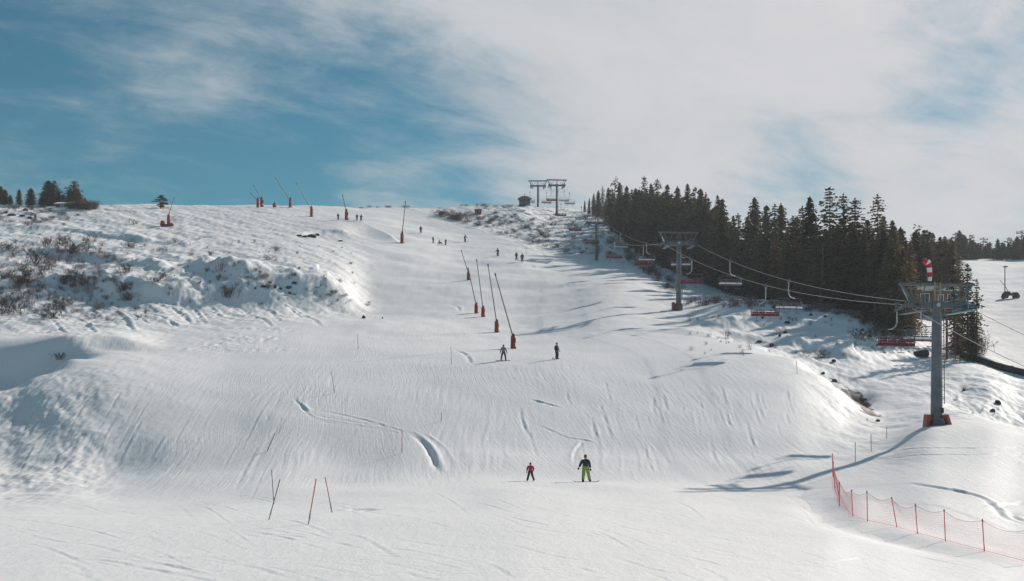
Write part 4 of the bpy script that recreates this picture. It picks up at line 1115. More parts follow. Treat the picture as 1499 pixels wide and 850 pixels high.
def head_parts(t, J, hat, goggles=True):
    h = J['head'] + Vector((0, 0, 0.035))
    b = MB(); b.ball(h + Vector((0, 0.015, 0.045)), (0.112, 0.125, 0.112), 14, 8)
    ht = b.mesh('helmet', hat, True)
    bm = bmesh.new(); bm.from_mesh(ht)
    bmesh.ops.delete(bm, geom=[v for v in bm.verts if v.co.z < h.z + 0.02 and v.co.y < h.y + 0.03], context='VERTS')
    bm.to_mesh(ht); bm.free(); link(bpy.data.objects.new('helmet', ht), t)
    b = MB()
    b.ball(h + Vector((0, -0.112, -0.035)), (0.016, 0.024, 0.028), 8, 5); b.build('nose', M['skin'], t, smooth=True)
    b = MB(); b.ball(h + Vector((0, -0.100, -0.082)), (0.028, 0.012, 0.007), 8, 4); b.build('mouth', M['maroon'], t, smooth=True)
    for s in (-1, 1):
        b = MB(); b.ball(h + Vector((s * 0.098, 0.01, -0.03)), (0.016, 0.028, 0.036), 8, 5); b.build('ear', M['skin'], t, smooth=True)
        if not goggles:
            b = MB(); b.ball(h + Vector((s * 0.036, -0.093, -0.002)), (0.014, 0.010, 0.010), 8, 5); b.build('eye', M['black'], t, smooth=True)
    if goggles:
        b = MB(); b.ball(h + Vector((0, -0.075, 0.004)), (0.082, 0.045, 0.036), 12, 6); b.build('goggles', M['darkgloss'], t, smooth=True)
def ski_mesh(l=1.65, w=0.085):
    b = MB(); n_ = 12; V = []; Fc = []
    for i in range(n_ + 1):
        u = i / n_; y = -l * 0.56 + l * u
        ww = w * (1.15 if u < 0.12 else 1.0) * (0.72 + 0.5 * abs(u - 0.5) ** 1.2) * (0.35 if i in (0, n_) else 1)
        z = 0.02 + (0.09 * ((0.14 - u) / 0.14) ** 1.6 if u < 0.14 else 0) + (0.02 * ((u - 0.95) / 0.05) if u > 0.95 else 0)
        for dx, dz in ((-1, 0), (1, 0), (1, 0.02), (-1, 0.02)): V.append((dx * ww / 2, y, z + dz))
    for i in range(n_):
        for k in range(4):
            a = i * 4 + k; c = i * 4 + (k + 1) % 4; Fc.append((a, c, c + 4, a + 4))
    Fc += [(3, 2, 1, 0), tuple(n_ * 4 + k for k in range(4))]
    b.add(V, Fc); b.box((0, 0.0, 0.055), (0.06, 0.32, 0.03))
    return b.mesh('ski', M['skigloss'], False)
def board_mesh():
    b = MB(); n_ = 14; V = []; Fc = []; l = 1.55
    for i in range(n_ + 1):
        u = i / n_; y = -l / 2 + l * u; e = abs(u - 0.5) * 2
        ww = 0.25 * (1 + 0.12 * e) * (math.sqrt(max(0.02, 1 - ((e - 0.84) / 0.16) ** 2)) if e > 0.84 else 1)
        z = 0.015 + (0.09 * ((e - 0.8) / 0.2) ** 2 if e > 0.8 else 0)
        for dx, dz in ((-1, 0), (1, 0), (1, 0.018), (-1, 0.018)): V.append((dx * ww / 2, y, z + dz))
    for i in range(n_):
        for k in range(4):
            a = i * 4 + k; c = i * 4 + (k + 1) % 4; Fc.append((a, c, c + 4, a + 4))
    Fc += [(3, 2, 1, 0), tuple(n_ * 4 + k for k in range(4))]
    b.add(V, Fc); return b.mesh('snowboard', M['darkgloss'], False)
SKI = ski_mesh(); BOARD = board_mesh()
POSES = {
 'adult': dict(kneeL=(-0.14, -0.06, 0.51), ankL=(-0.17, 0.0, 0.11), toeL=(-0.17, -0.17, 0.06), kneeR=(0.19, -0.05, 0.52), ankR=(0.30, 0.08, 0.12), toeR=(0.33, -0.08, 0.065), hipR=(0.12, 0, 0.90),
               elL=(-0.31, 0.04, 1.17), wrL=(-0.43, -0.05, 0.96), elR=(0.29, 0.05, 1.15), wrR=(0.31, -0.05, 0.90)),
 'child': dict(kneeL=(-0.19, -0.08, 0.50), ankL=(-0.30, 0.0, 0.10), toeL=(-0.29, -0.16, 0.05), kneeR=(0.20, -0.08, 0.52), ankR=(0.34, 0.05, 0.11), toeR=(0.33, -0.11, 0.06),
               elL=(-0.31, 0.0, 1.18), wrL=(-0.33, -0.10, 0.95), elR=(0.31, 0.0, 1.18), wrR=(0.26, -0.16, 0.98)),
 'boarder': dict(kneeL=(-0.20, -0.08, 0.50), ankL=(-0.25, 0.0, 0.11), toeL=(-0.25, -0.17, 0.06), kneeR=(0.20, -0.08, 0.50), ankR=(0.25, 0.0, 0.11), toeR=(0.26, -0.17, 0.06)),
 'stand': dict(),
 'tuck': dict(pelvis=(0, 0.10, 0.80), spine=(0, 0.03, 0.98), chest=(0, -0.08, 1.17), neck=(0, -0.14, 1.30), head=(0, -0.19, 1.40), crown=(0, -0.20, 1.52), hipL=(-0.10, 0.10, 0.76), hipR=(0.10, 0.10, 0.76),
              kneeL=(-0.14, -0.16, 0.48), kneeR=(0.14, -0.16, 0.48), shL=(-0.19, -0.09, 1.22), shR=(0.19, -0.09, 1.22), elL=(-0.32, -0.14, 1.0), elR=(0.32, -0.14, 1.0), wrL=(-0.34, -0.32, 0.92), wrR=(0.34, -0.32, 0.92)),
 'sit': dict(pelvis=(0, 0.25, 0.20), spine=(0, 0.30, 0.40), chest=(0, 0.26, 0.62), neck=(0, 0.2, 0.76), head=(0, 0.17, 0.86), crown=(0, 0.17, 0.98), hipL=(-0.10, 0.2, 0.18), hipR=(0.10, 0.2, 0.18),
             kneeL=(-0.16, -0.15, 0.42), kneeR=(0.16, -0.15, 0.42), ankL=(-0.17, -0.42, 0.12), ankR=(0.17, -0.42, 0.12), toeL=(-0.17, -0.56, 0.16), toeR=(0.17, -0.56, 0.16),
             shL=(-0.19, 0.27, 0.66), shR=(0.19, 0.27, 0.66), elL=(-0.3, 0.4, 0.42), elR=(0.3, 0.4, 0.42), wrL=(-0.36, 0.5, 0.14), wrR=(0.36, 0.5, 0.14)),
}
BODY_CACHE = {}
def person(px, py, hpx, pose, cols, gear, label, rotz=0.0, detail=True, bulk=1.0, hat='black', group=None, goggles=True):
    p = hit(px, py)
    J = bones(POSES[pose])
    H = J['crown'].z + 0.05 if pose != 'sit' else 1.75
    sc = hpx * p.y / F / H
    key = (pose, tuple(cols), bulk)
    if key not in BODY_CACHE: BODY_CACHE[key] = body_mesh(J, 'body', [M[c] for c in cols], bulk)
    t = thing('person', label, 'person', p, rotz, group)
    t.scale = (sc, sc, sc)
    ln = ground(p.x + 0.4, p.y) - ground(p.x - 0.4, p.y)
    link(bpy.data.objects.new('body', BODY_CACHE[key]), t)
    head_parts(t, J, M[hat], goggles)
    for s, q in ((-1, 'L'), (1, 'R')):
        g_ = link(bpy.data.objects.new('glove', GLOVE[s]), t); d = (J['wr' + q] - J['el' + q]).normalized()
        g_.location = J['wr' + q] + d * 0.01; g_.rotation_euler = (-d).to_track_quat('Z', 'X').to_euler() if False else Vector((0, 0, -1)).rotation_difference(d).to_euler()
        g_.scale = (1.25, 1.25, 1.25)
    if gear == 'ski':
        for q in 'LR':
            k = link(bpy.data.objects.new('ski', SKI), t); k.location = (J['ank' + q].x, J['ank' + q].y - 0.05, J['toe' + q].z - 0.05)
            k.rotation_euler = (0, 0, math.atan2(J['toe' + q].x - J['ank' + q].x, -(J['toe' + q].y - J['ank' + q].y)))
    elif gear == 'board':
        k = link(bpy.data.objects.new('snowboard', BOARD), t)
        k.location = ((J['ankL'].x + J['ankR'].x) / 2, (J['ankL'].y + J['ankR'].y) / 2 - 0.06, 0); k.rotation_euler = (0, 0, R(90))
        k.scale = (1, 1.1, 1)
    return t
person(857, 705.5, 40, 'adult', ('skin', 'navy', 'lime', 'black'), 'board', 'person in dark navy jacket, lime green trousers and maroon helmet facing down the slope', 0.15, bulk=1.08, hat='maroon')
person(776.5, 704, 27, 'child', ('skin', 'crimson', 'charcoal', 'black'), 'ski', 'small person in crimson jacket with legs wide apart on skis', -0.1, bulk=1.15, hat='black')
person(737, 528, 23.5, 'boarder', ('skin', 'greyjacket', 'charcoal', 'black'), 'board', 'person in grey jacket standing with feet apart on a snowboard', 0.1, hat='charcoal')
person(815, 525.5, 24, 'stand', ('skin', 'navy', 'black', 'black'), 'board', 'person in dark clothes standing alone right of the nearest snow lance', 0.9, hat='black')
FARP = [(495, 321.5, 9.5, 'stand', 'navy', 'charcoal', 'person in dark clothes at the top, left of the red snow lance', 0.6),
        (522.5, 322.5, 9.5, 'stand', 'black', 'charcoal', 'left person of the pair right of the red snow lance at the top', -0.4),
        (528.5, 323.5, 9.5, 'tuck', 'navy', 'black', 'right person of the pair right of the red snow lance at the top', 0.5),
        (616, 341, 10.5, 'stand', 'olive', 'black', 'lone person in olive jacket high on the piste, above the group of three', 0.2),
        (634, 355.5, 9.5, 'stand', 'black', 'charcoal', 'leftmost person of the group around someone on the snow', 1.0),
        (644.5, 356.5, 9.5, 'sit', 'black', 'black', 'person sitting in the snow between two standing people', 1.3),
        (652.5, 359, 9.5, 'stand', 'olive', 'charcoal', 'person standing right of the one sitting in the snow', -0.9),
        (680.5, 354, 10.5, 'tuck', 'charcoal', 'black', 'lone person high on the piste right of the sitting group', 0.9),
        (729, 375, 11.5, 'tuck', 'black', 'charcoal', 'person skiing down alone, left of a pair below the shrubby hill', -0.7),
        (756, 380.5, 11.5, 'stand', 'olive', 'charcoal', 'left person of the pair below the shrubby hill', 0.4),
        (764.5, 383.5, 13, 'stand', 'charcoal', 'black', 'right person of the pair below the shrubby hill', -0.3)]
for (px, py, h_, po, jk, tr, lb, rz) in FARP:
    person(px, py, h_, po, ('skin', jk, tr, 'black'), 'ski' if po != 'sit' else 'board', lb, rz, bulk=1.1, hat=random.choice(('black', 'charcoal', 'maroon')))

# ================================================================== TREES
def cards(MBx, c, size, rg, up=0.25, n_=1, flat=0.6):
    for _ in range(n_):
        a = rg.uniform(0, 2 * math.pi); tilt = rg.normal(0, flat)
        u = Vector((math.cos(a), math.sin(a), tilt * 0.6 - up)).normalized()
        w = u.cross(Vector((rg.normal(), rg.normal(), rg.normal() + 1.2))).normalized()
        s = size * rg.uniform(0.6, 1.35)
        q = [c - u * s * 0.5 - w * s * 0.16, c + w * s * -0.30, c + u * s * 0.62, c + w * s * 0.30, c - u * s * 0.5 + w * s * 0.16]
        MBx.add(q, [(0, 1, 2, 3, 4)])
def spruce(seed, H=16.0, RB=2.1, dens=1.0, power=0.85, bare=0.05):
    rg = np.random.default_rng(seed)
    tr = MB(); tr.tube([(0, 0, -0.6), (0.03, 0, H * 0.3), (0, 0.03, H * 0.7), (0, 0, H * 0.985)], [0.20, 0.15, 0.08, 0.015], 7)
    cr = MB()
    z = H * bare
    while z < H * 0.985:
        t = z / H
        base = RB * (1 - t) ** power * (0.75 + 0.4 * rg.random()) + 0.26 * min(1, (1 - t) * 9)
        if t < 0.18: base *= 0.72 + t
        nb = int((6 + 5 * (1 - t)) * dens + 1.5)
        a0 = rg.uniform(0, 6.28)
        for k in range(nb):
            if rg.random() < 0.10: continue
            a = a0 + 6.283 * k / nb + rg.normal(0, 0.22); r = base * rg.uniform(0.55, 1.22)
            droop = (0.10 + 0.35 * (1 - t)) * r
            L_ = max(2, int(r / 0.28))
            for j in range(L_ + 1):
                u = (j + rg.random() * 0.7) / (L_ + 0.5)
                if u < 0.12 and r > 0.6: continue
                rr2 = r * u; zz = z + 0.10 * r * (1 - u) - droop * u * u + 0.12 * r * u**4
                sp = 0.22 * r * u * rg.normal()
                c = Vector((math.cos(a) * rr2 - math.sin(a) * sp, math.sin(a) * rr2 + math.cos(a) * sp, zz))
                cards(cr, c, 0.46 if t < 0.85 else 0.36, rg, 0.30, 2, 0.5)
            if r > 0.5:
                tr.tube([(0, 0, z + 0.1 * r), (math.cos(a) * r * 0.9, math.sin(a) * r * 0.9, z + 0.02 - droop * 0.8)], [0.028, 0.008], 3, cap=False)
        z += (0.20 + 0.20 * (1 - t)) * rg.uniform(0.75, 1.3) / max(0.62, dens)
    cards(cr, Vector((0, 0, H * 0.99)), 0.35, rg, -1.2, 4, 0.3)
    return tr, cr
def pine(seed, H=12.0, RB=2.0, bare=0.35, puff=1.0):
    rg = np.random.default_rng(seed)
    tr = MB(); lx = rg.normal(0, 0.25)
    tr.tube([(0, 0, -0.6), (lx * 0.5, 0, H * 0.35), (lx, 0.1, H * 0.7), (lx * 0.8, 0, H * 0.95)], [0.21, 0.17, 0.10, 0.03], 7)
    cr = MB()
    nl = 26
    for k in range(nl):
        t = bare + (1 - bare) * (k + rg.random()) / nl
        a = rg.uniform(0, 6.283); prof = math.sin(math.pi * min(1, (t - bare) / (1 - bare) * 0.72 + 0.24))
        r = RB * prof * rg.uniform(0.45, 1.15)
        z = H * t; e = Vector((lx + math.cos(a) * r, math.sin(a) * r, z + 0.25 * r * rg.uniform(-0.3, 1)))
        tr.tube([(lx * 0.9, 0, z - 0.15 * r), (e + Vector((lx, 0, z))) / 2 + Vector((0, 0, -0.08 * r)), e], [0.05, 0.035, 0.012], 4, cap=False)
        for q in range(int((5 + 4 * r) * puff)):
            cc = e + Vector((rg.normal(0, 0.33), rg.normal(0, 0.33), rg.normal(0, 0.16))) - Vector((math.cos(a), math.sin(a), 0)) * r * rg.random() * 0.45
            cards(cr, cc, 0.36 * puff ** 0.4, rg, -0.15, 4, 0.8)
    return tr, cr
PROTO = {}
def reg_tree(key, maker, bark, leaf):
    tr, cr = maker
    PROTO[key] = (tr.mesh('trunk', M[bark]), cr.mesh('crown', M[leaf]))
for k in range(5): reg_tree('spruce%d' % k, spruce(100 + k, 16, (2.1, 2.5, 1.7, 2.2, 1.6)[k], 1.0, (0.72, 0.8, 0.65, 0.62, 0.6)[k]), 'bark', 'needles')
for k in range(3): reg_tree('brown%d' % k, spruce(130 + k, 16, (2.0, 1.7, 2.2)[k], 0.75, 0.8), 'bark', 'needles_brown')
for k in range(3): reg_tree('open%d' % k, spruce(150 + k, 16, (2.1, 1.8, 2.4)[k], 0.62, 0.5, 0.08), 'bark', 'needles')
for k in range(3): reg_tree('pine%d' % k, pine(170 + k, 12, (2.0, 2.4, 1.7)[k], (0.35, 0.2, 0.3)[k]), 'pine_bark', 'needles_pine')
reg_tree('pine3', pine(183, 12, 2.8, 0.12, 3.0), 'pine_bark', 'needles')
for k in range(2): reg_tree('thin%d' % k, spruce(190 + k, 16, 1.7, 0.42, 0.6, 0.02), 'bark', 'needles')
NOMH = dict(spruce=16, brown=16, open=16, pine=12, thin=16)
def tree(kind, px, Y, top, name, label, group=None, wide=1.0, foot=None):
    p = gpt(px, Y); h = Zc(Y, top) - p.z
    if h < 0.8: return None
    base = ''.join(c for c in kind if not c.isdigit())
    s = h / NOMH[base]
    t = thing(name, label, 'tree', p, random.uniform(0, 6.28), group)
    sx = s * wide * (0.35 + 0.65 / max(0.6, s)) if s > 1 else s * wide
    sx *= random.uniform(0.85, 1.2)
    t.scale = (sx, sx, s); t.rotation_euler = (random.gauss(0, 0.015), random.gauss(0, 0.015), t.rotation_euler[2])
    tr, cr = PROTO[kind]
    link(bpy.data.objects.new('trunk', tr), t); link(bpy.data.objects.new('crown', cr), t)
    return t
def edge(px): return float(np.interp(px, [850, 870, 900, 940, 985, 1010, 1050, 1200, 1290, 1330, 1345], [350, 345, 312, 282, 263, 253, 236, 174, 167, 158, 156]))
SKYL = [(856, 293, 'spruce1'), (862, 290, 'spruce0'), (869, 283, 'spruce3'), (876, 278, 'spruce1'), (882, 272, 'open0'), (891, 274, 'spruce2'), (900, 262, 'pine0'), (908, 266, 'spruce4'), (918, 271, 'spruce0'), (930, 275, 'spruce4'), (942, 257, 'open1'), (955, 268, 'spruce2'), (963, 261, 'open2'),
        (978, 270, 'spruce3'), (993, 271, 'spruce0'), (1006, 269, 'spruce4'), (1018, 274, 'pine2'), (1028, 275, 'spruce2'), (1038, 281, 'brown1'), (1046, 285, 'brown0'), (1054, 291, 'spruce3'), (1061, 290, 'spruce4'), (1074, 315, 'spruce4'), (1083, 311, 'open1'),
        (1095, 317, 'spruce4'), (1105, 288, 'spruce2'), (1121, 300, 'spruce3'), (1133, 298, 'thin0'), (1143, 297, 'spruce0'), (1160, 315, 'brown1'), (1166, 316, 'spruce4'), (1176, 301, 'open1'), (1189, 287, 'spruce1'), (1215, 273, 'open0'), (1234, 283, 'open2'), (1252, 289, 'open1'), (1287, 284, 'open2'), (1270, 322, 'spruce3')]
WHERE = ['tip at the left end of the forest', 'second tree from the left forest tip']
def deco(k):
    base = ''.join(c for c in k if not c.isdigit())
    return {'spruce': 'spruce_tree', 'brown': 'spruce_tree', 'open': 'spruce_tree', 'pine': 'pine_tree', 'thin': 'spruce_tree'}[base]
NOTE = {856: 'low broad conifer at the very left tip of the forest on the ridge', 942: 'tallest ragged spruce over the left half of the forest', 900: 'broad pine rising near the left end of the forest',
        963: 'ragged spruce just right of the tallest in the left half of the forest', 1105: 'slim pointed dark spruce at the left start of the lower forest stretch', 1189: 'full dark spruce left of the tallest ragged pair',
        1215: 'tallest ragged spruce of the right forest half, left one of a pair', 1234: 'ragged spruce leaning against the tallest one, right of it', 1252: 'open branched spruce with sky showing through, between two taller ones',
        1287: 'big dark spruce with open tiered top at the right end of the forest', 1143: 'dark cone shaped spruce midway along the lower forest stretch', 1018: 'pine with a tufted crown above the second lift tower'}
for px, top, kind in SKYL:
    Y = edge(px) + random.uniform(5, 15)
    tree(kind, px, Y, top, deco(kind), NOTE.get(px, 'dark conifer whose tip shows on the forest skyline right of the lift towers'), 'conifers of the ridge forest', (1.0 if kind[:4] == 'open' else 1.1) * (1.0 if px < 1090 else 1.2))
def skyline(px): return float(np.interp(px, [850, 870, 885, 940, 965, 1030, 1060, 1075, 1100, 1140, 1170, 1200, 1240, 1290, 1310, 1330], [305, 290, 280, 272, 274, 284, 300, 325, 318, 312, 326, 310, 305, 316, 335, 345]))
kinds = ['spruce0', 'spruce1', 'spruce2', 'spruce3', 'spruce4', 'brown0', 'brown1', 'brown2', 'brown0', 'open0', 'pine1', 'open1']
cnt = 0
for ring, (off, step, drop) in enumerate(((1, 11, 62), (5, 9, 34), (10, 8, 16), (15, 8, 5), (20, 9, 4))):
    px = 862 + ring * 2.0
    while px < 1322:
        Y = edge(px) + off + random.uniform(-1.5, 2.5)
        gr = HZ - F * gpt(px, Y).z / Y
        top = skyline(px) + drop * random.uniform(0.35, 1.25) + random.uniform(0, 12) + (random.uniform(4, 34) if px > 1085 else 0)
        if px > 1180: top += random.uniform(0, 26)
        if gr - top > 12:
            if ring == 0 and px < 1090: top = max(top, gr - 125)
            if ring == 0 and px >= 1090: top = skyline(px) + random.uniform(16, 62)
            k = random.choice(kinds)
            tree(k, px, Y, top, deco(k), 'dark conifer in the front rows of the ridge forest' if ring < 2 else 'dark conifer deep inside the ridge forest', 'conifers of the ridge forest', 1.25 if px < 1180 else 1.5)
            cnt += 1
        px += step * random.uniform(0.6, 1.3) * (1.0 if px > 1000 else 0.8)
# right flank: browner, sun-shot trees behind the near tower
for px, Y, top, kind, lb in ((1312, 162, 330, 'brown0', 'brown tinged spruce beside the big dark one at the right end of the forest'), (1330, 158, 352, 'brown2', 'brown spruce left of the windsock'),
                             (1345, 219, 332, 'pine0', 'tufted pine standing left behind the windsock'), (1362, 222, 336, 'pine1', 'olive pine with round crown right behind the windsock'), (1352, 216, 368, 'brown1', 'low brown spruce behind the cabin'),
                             (1378, 218, 352, 'pine1', 'olive pine sloping down right of the windsock'), (1404, 200, 374, 'open0', 'half open conifer behind the right arm of the near tower'), (1324, 153, 392, 'brown0', 'bushy brown spruce low beside the near tower frame'),
                             (1300, 160, 345, 'spruce3', 'dark spruce right below the big one at the right end of the forest'), (1276, 164, 352, 'spruce0', 'dark low spruce at the bank top under the forest end'), (1262, 168, 340, 'spruce1', 'wide dark spruce under the skyline gap at the forest end'),
                             (1397, 160, 376, 'thin0', 'thin bare looking spruce right of the cabin'), (1417, 150, 385, 'thin1', 'tall thin spruce with open branches right of the near tower'), (1430, 148, 408, 'thin0', 'shorter thin spruce at the outer right of the near tower'),
                             (1409, 155, 418, 'open1', 'small open spruce between the thin ones right of the near tower'), (1424, 147, 452, 'spruce2', 'low dense spruce at the foot of the thin ones'), (1402, 152, 456, 'brown1', 'low brown bushy spruce right of the timber post')):
    tree(kind, px, Y, top, deco(kind), lb, 'trees around the cabin', 1.15)
for px, Y, top in ((1300, 200, 322), (1318, 206, 332), (1336, 216, 340), (1352, 222, 336), (1368, 224, 342), (1385, 222, 350), (1308, 188, 330), (1326, 184, 342), (1343, 212, 336), (1290, 205, 315), (1360, 214, 338), (1394, 212, 352), (1298, 165, 336), (1306, 168, 340), (1316, 166, 344), (1326, 165, 350), (1322, 160, 362), (1376, 226, 346), (1390, 214, 356)):
    kk = random.choice(['spruce1', 'spruce0', 'brown2', 'spruce3'])
    tree(kk, px, Y, top, 'spruce_tree', 'dark conifer standing back between the big end spruce and the cabin pines', 'conifers behind the cabin', 1.25)
# far right row beyond the piste
for k, px in enumerate(range(1376, 1540, 7)):
    top = float(np.interp(px, [1376, 1396, 1416, 1430, 1440, 1455, 1464, 1480, 1499, 1540], [352, 336, 338, 350, 345, 354, 346, 342, 332, 322]))
    kk = random.choice(['pine1', 'spruce1', 'spruce3', 'spruce0', 'brown2'])
    Y = 352 + random.uniform(0, 10)
    tree(kk, px, Y, top + random.uniform(-2, 10), deco(kk), 'dark conifer in the far row beyond the right piste', 'conifers beyond the right piste', 1.9)
    tree(random.choice(['spruce1', 'spruce3']), px + 3, Y + 9, top + random.uniform(4, 14), 'spruce_tree', 'dark conifer in the far row beyond the right piste', 'conifers beyond the right piste', 2.0)
# left crest
for px, top, kind, lb in ((1, 272, 'spruce0', 'dark conifer cut by the left picture edge on the crest'), (8, 277, 'spruce1', 'short dark conifer second from the left on the crest'), (15, 285, 'spruce3', 'lowest bushy conifer near the left end of the crest'), (28, 277, 'spruce2', 'small conifer standing apart on the left crest, left of another'),
                          (45, 275, 'spruce0', 'small pointed conifer standing apart just left of the dense clump'), (60, 288, 'brown0', 'low brown conifer at the left foot of the dense clump'), (70, 264, 'spruce2', 'tall slender conifer on the left side of the dense crest clump'), (79, 264, 'open0', 'tall ragged conifer in the middle of the dense crest clump'),
                          (86, 280, 'spruce1', 'broad dark conifer between the two high tips of the crest clump'), (98, 274, 'pine1', 'rounded conifer in the right half of the crest clump'), (109, 264, 'open2', 'tall open conifer on the right side of the crest clump'), (63, 279, 'spruce1', 'broad low conifer leaning out at the left foot of the crest clump'), (75, 276, 'spruce0', 'mid height conifer filling the left half of the crest clump'), (92, 284, 'brown2', 'low brown conifer in the gap at the middle of the crest clump'), (103, 277, 'spruce1', 'dense conifer behind the snow roofed cabin'), (113, 276, 'spruce0', 'dense conifer just left of the sloping brown one on the crest'), (124, 289, 'spruce3', 'lowest conifer at the right end of the crest clump'), (4, 283, 'spruce3', 'low wide conifer filling the left end of the crest'), (117, 282, 'brown1', 'brown conifer sloping down the right side of the crest clump'),
                          (235, 286, 'pine3', 'lone bushy little conifer standing on the bare crest')):
    Y = 303 if px > 200 else 311
    tree(kind, px, Y, top, deco(kind), lb, 'conifers on the left crest' if px < 200 else None, 2.7 if px < 200 else 2.3)

# ================================================================== SHRUBS
def shrub(seed, H=1.6, n_=34, spread=0.55, dense=False):
    rg = np.random.default_rng(seed); b = MB()
    for k in range(n_):
        x, y = rg.normal(0, spread * 0.35), rg.normal(0, spread * 0.35); a = rg.uniform(0, 6.28); l = H * rg.uniform(0.5, 1.1); o = spread * rg.uniform(0.2, 1.0)
        p0, p1 = Vector((x, y, -0.1)), Vector((x + math.cos(a) * o * 0.4, y + math.sin(a) * o * 0.4, l * 0.55))
        p2 = Vector((x + math.cos(a) * o, y + math.sin(a) * o, l))
        b.tube([p0, p1, p2], [0.017, 0.012, 0.006], 3, cap=False)
        for j in range(3 if not dense else 6):
            t = rg.uniform(0.3, 0.95); q = p1.lerp(p2, t) if t > 0.5 else p0.lerp(p1, t * 2)
            b.tube([q, q + Vector((rg.normal(0, 0.22), rg.normal(0, 0.22), rg.uniform(0.15, 0.45))) * (H / 1.6)], [0.012, 0.006], 3, cap=False)
    return b
SHR = [shrub(300 + k, (1.5, 1.9, 1.3, 2.2)[k], (20, 26, 24, 30)[k], (0.7, 0.95, 1.1, 1.2)[k]).mesh('twigs', M['twig']) for k in range(4)]
SHD = [shrub(330 + k, (1.2, 1.7, 1.0)[k], (38, 44, 40)[k], (1.0, 1.15, 1.25)[k], True).mesh('twigs', M['twig_dark']) for k in range(3)]
def put_shrub(px, py, hpx, lb, grp, dark=False, wide=1.0):
    p = hit(px, py); me_ = random.choice(SHD if dark else SHR)
    hh_ = max(v.co.z for v in me_.vertices) if me_.name not in SHH else SHH[me_.name]
    SHH[me_.name] = hh_
    s = hpx * p.y / F / hh_
    if lb is None:                       # one more wisp of the uncounted brush
        BRUSH.append((me_, p, s * wide, s, random.uniform(0, 6.28))); return None
    o = bpy.data.objects.new('shrub', me_); link(o); o.location = p; o.rotation_euler = (0, 0, random.uniform(0, 6.28)); o.scale = (s * wide, s * wide, s)
    return tag(o, lb, 'shrub', grp)
SHH = {}; BRUSH = []
# singled out
put_shrub(197, 328, 9, 'reddish bare shrub on the left hillside, left of the orange snow lance', 'bare shrubs on the left hillside', wide=2.0)
put_shrub(322, 398, 20, 'dark leafless shrub cluster standing at the top of the blue shaded bank', 'bare shrubs on the left hillside', wide=1.5)
put_shrub(335, 436, 22, 'big tangled dark shrub at the foot of the blue shaded bank', 'bare shrubs on the left hillside', True, 1.2)
put_shrub(280, 374, 12, 'small bare shrub below the orange snow lance on the hillside', 'bare shrubs on the left hillside')
put_shrub(242, 370, 12, 'thin bare shrub left of the small one below the orange lance', 'bare shrubs on the left hillside', wide=1.6)
put_shrub(40, 412, 26, 'dense dark shrub near the left edge, halfway down the hillside', 'bare shrubs on the left hillside', True)
put_shrub(12, 458, 30, 'dense dark shrub at the left edge at the foot of the hillside', 'bare shrubs on the left hillside', True)
put_shrub(110, 420, 30, 'tall dark shrub below the middle of the left hillside', 'bare shrubs on the left hillside', True)
put_shrub(57, 385, 26, 'dark brush clump high above the left gully', 'bare shrubs on the left hillside', True)
put_shrub(88, 527, 12, 'low dark shrub on the lip of the shaded gully at left', 'bare shrubs on the left hillside', True)
put_shrub(1022, 447, 17, 'bare shrub right of the second lift tower foot, left of another', 'shrubs by the second tower')
put_shrub(1032, 446, 18, 'bare shrub second to the right of the second lift tower foot', 'shrubs by the second tower')
put_shrub(1202, 524, 15, 'wide dark shrub low on the shaded bank under the forest', 'shrubs on the shaded bank', True, 1.7)
put_shrub(1178, 520, 14, 'thin shrub left of the wide dark one on the shaded bank', 'shrubs on the shaded bank')
for px, py, h in ((1098, 512, 12), (1064, 496, 16), (1141, 488, 8), (1186, 478, 9), (1252, 505, 8), (1216, 470, 7), (1010, 470, 9)):
    put_shrub(px, py, h, 'small thin shrub scattered on the shaded bank under the forest', 'shrubs on the shaded bank')
for k in range(26):
    put_shrub(random.uniform(1262, 1348), random.uniform(456, 500), random.uniform(10, 20), 'dark brush at the foot of the trees at the right end of the bank', 'brush under the right trees', True, 1.2)
for k in range(110):
    px = random.uniform(1004, 1300)
    if k < 60: put_shrub(px, np.interp(px, [1004, 1080, 1200, 1300], [443, 446, 452, 470]) + random.uniform(-3, 5), random.uniform(6, 13), None, None, True, 1.3)
    else: put_shrub(px, random.uniform(462, 522), random.uniform(3, 8), None, None, False, 1.3)
for k in range(14):
    put_shrub(random.uniform(1392, 1446), random.uniform(495, 522), random.uniform(10, 22), 'dark brush around the thin trees right of the near tower', 'brush right of the near tower', random.random() < 0.6, 1.2)
for px, py in ((1412, 570), (1438, 600), (1455, 606), (1400, 585), (1424, 606), (1462, 600), (1288, 610), (1270, 616)):
    put_shrub(px, py, random.uniform(4, 8), 'low dry stalks along the ditch near the knoll', 'dry stalks along the ditch', False, 1.4)
for k in range(420):      # left hillside scatter, denser to the left
    px = 250 * abs(random.gauss(0, 0.55)) if random.random() < 0.75 else random.uniform(100, 520)
    py = random.uniform(352, 468) if px < 260 else random.uniform(350, 450)
    put_shrub(px, py, (random.uniform(8, 19) if px < 200 else random.uniform(5, 9)) * (1 if k < 95 else 0.5), 'bare brown shrub scattered over the left hillside' if k < 95 else None, 'bare shrubs scattered on the left hillside', random.random() < 0.35, random.uniform(0.8, 1.5))
for k in range(30):
    px = random.uniform(300, 540); py = np.interp(px, [300, 380, 540], [398, 402, 440]) + random.uniform(-10, 14)
    put_shrub(px, py, random.uniform(3, 8), 'small bare twigs along the upper rim of the shaded bank', 'twigs along the bank rim', random.random() < 0.4, 1.4)
for k in range(26):
    put_shrub(random.uniform(0, 135), random.uniform(303, 330), random.uniform(4, 9), 'low dark shrub in the rough snow under the left crest', 'shrubs under the left crest', True, 1.7)
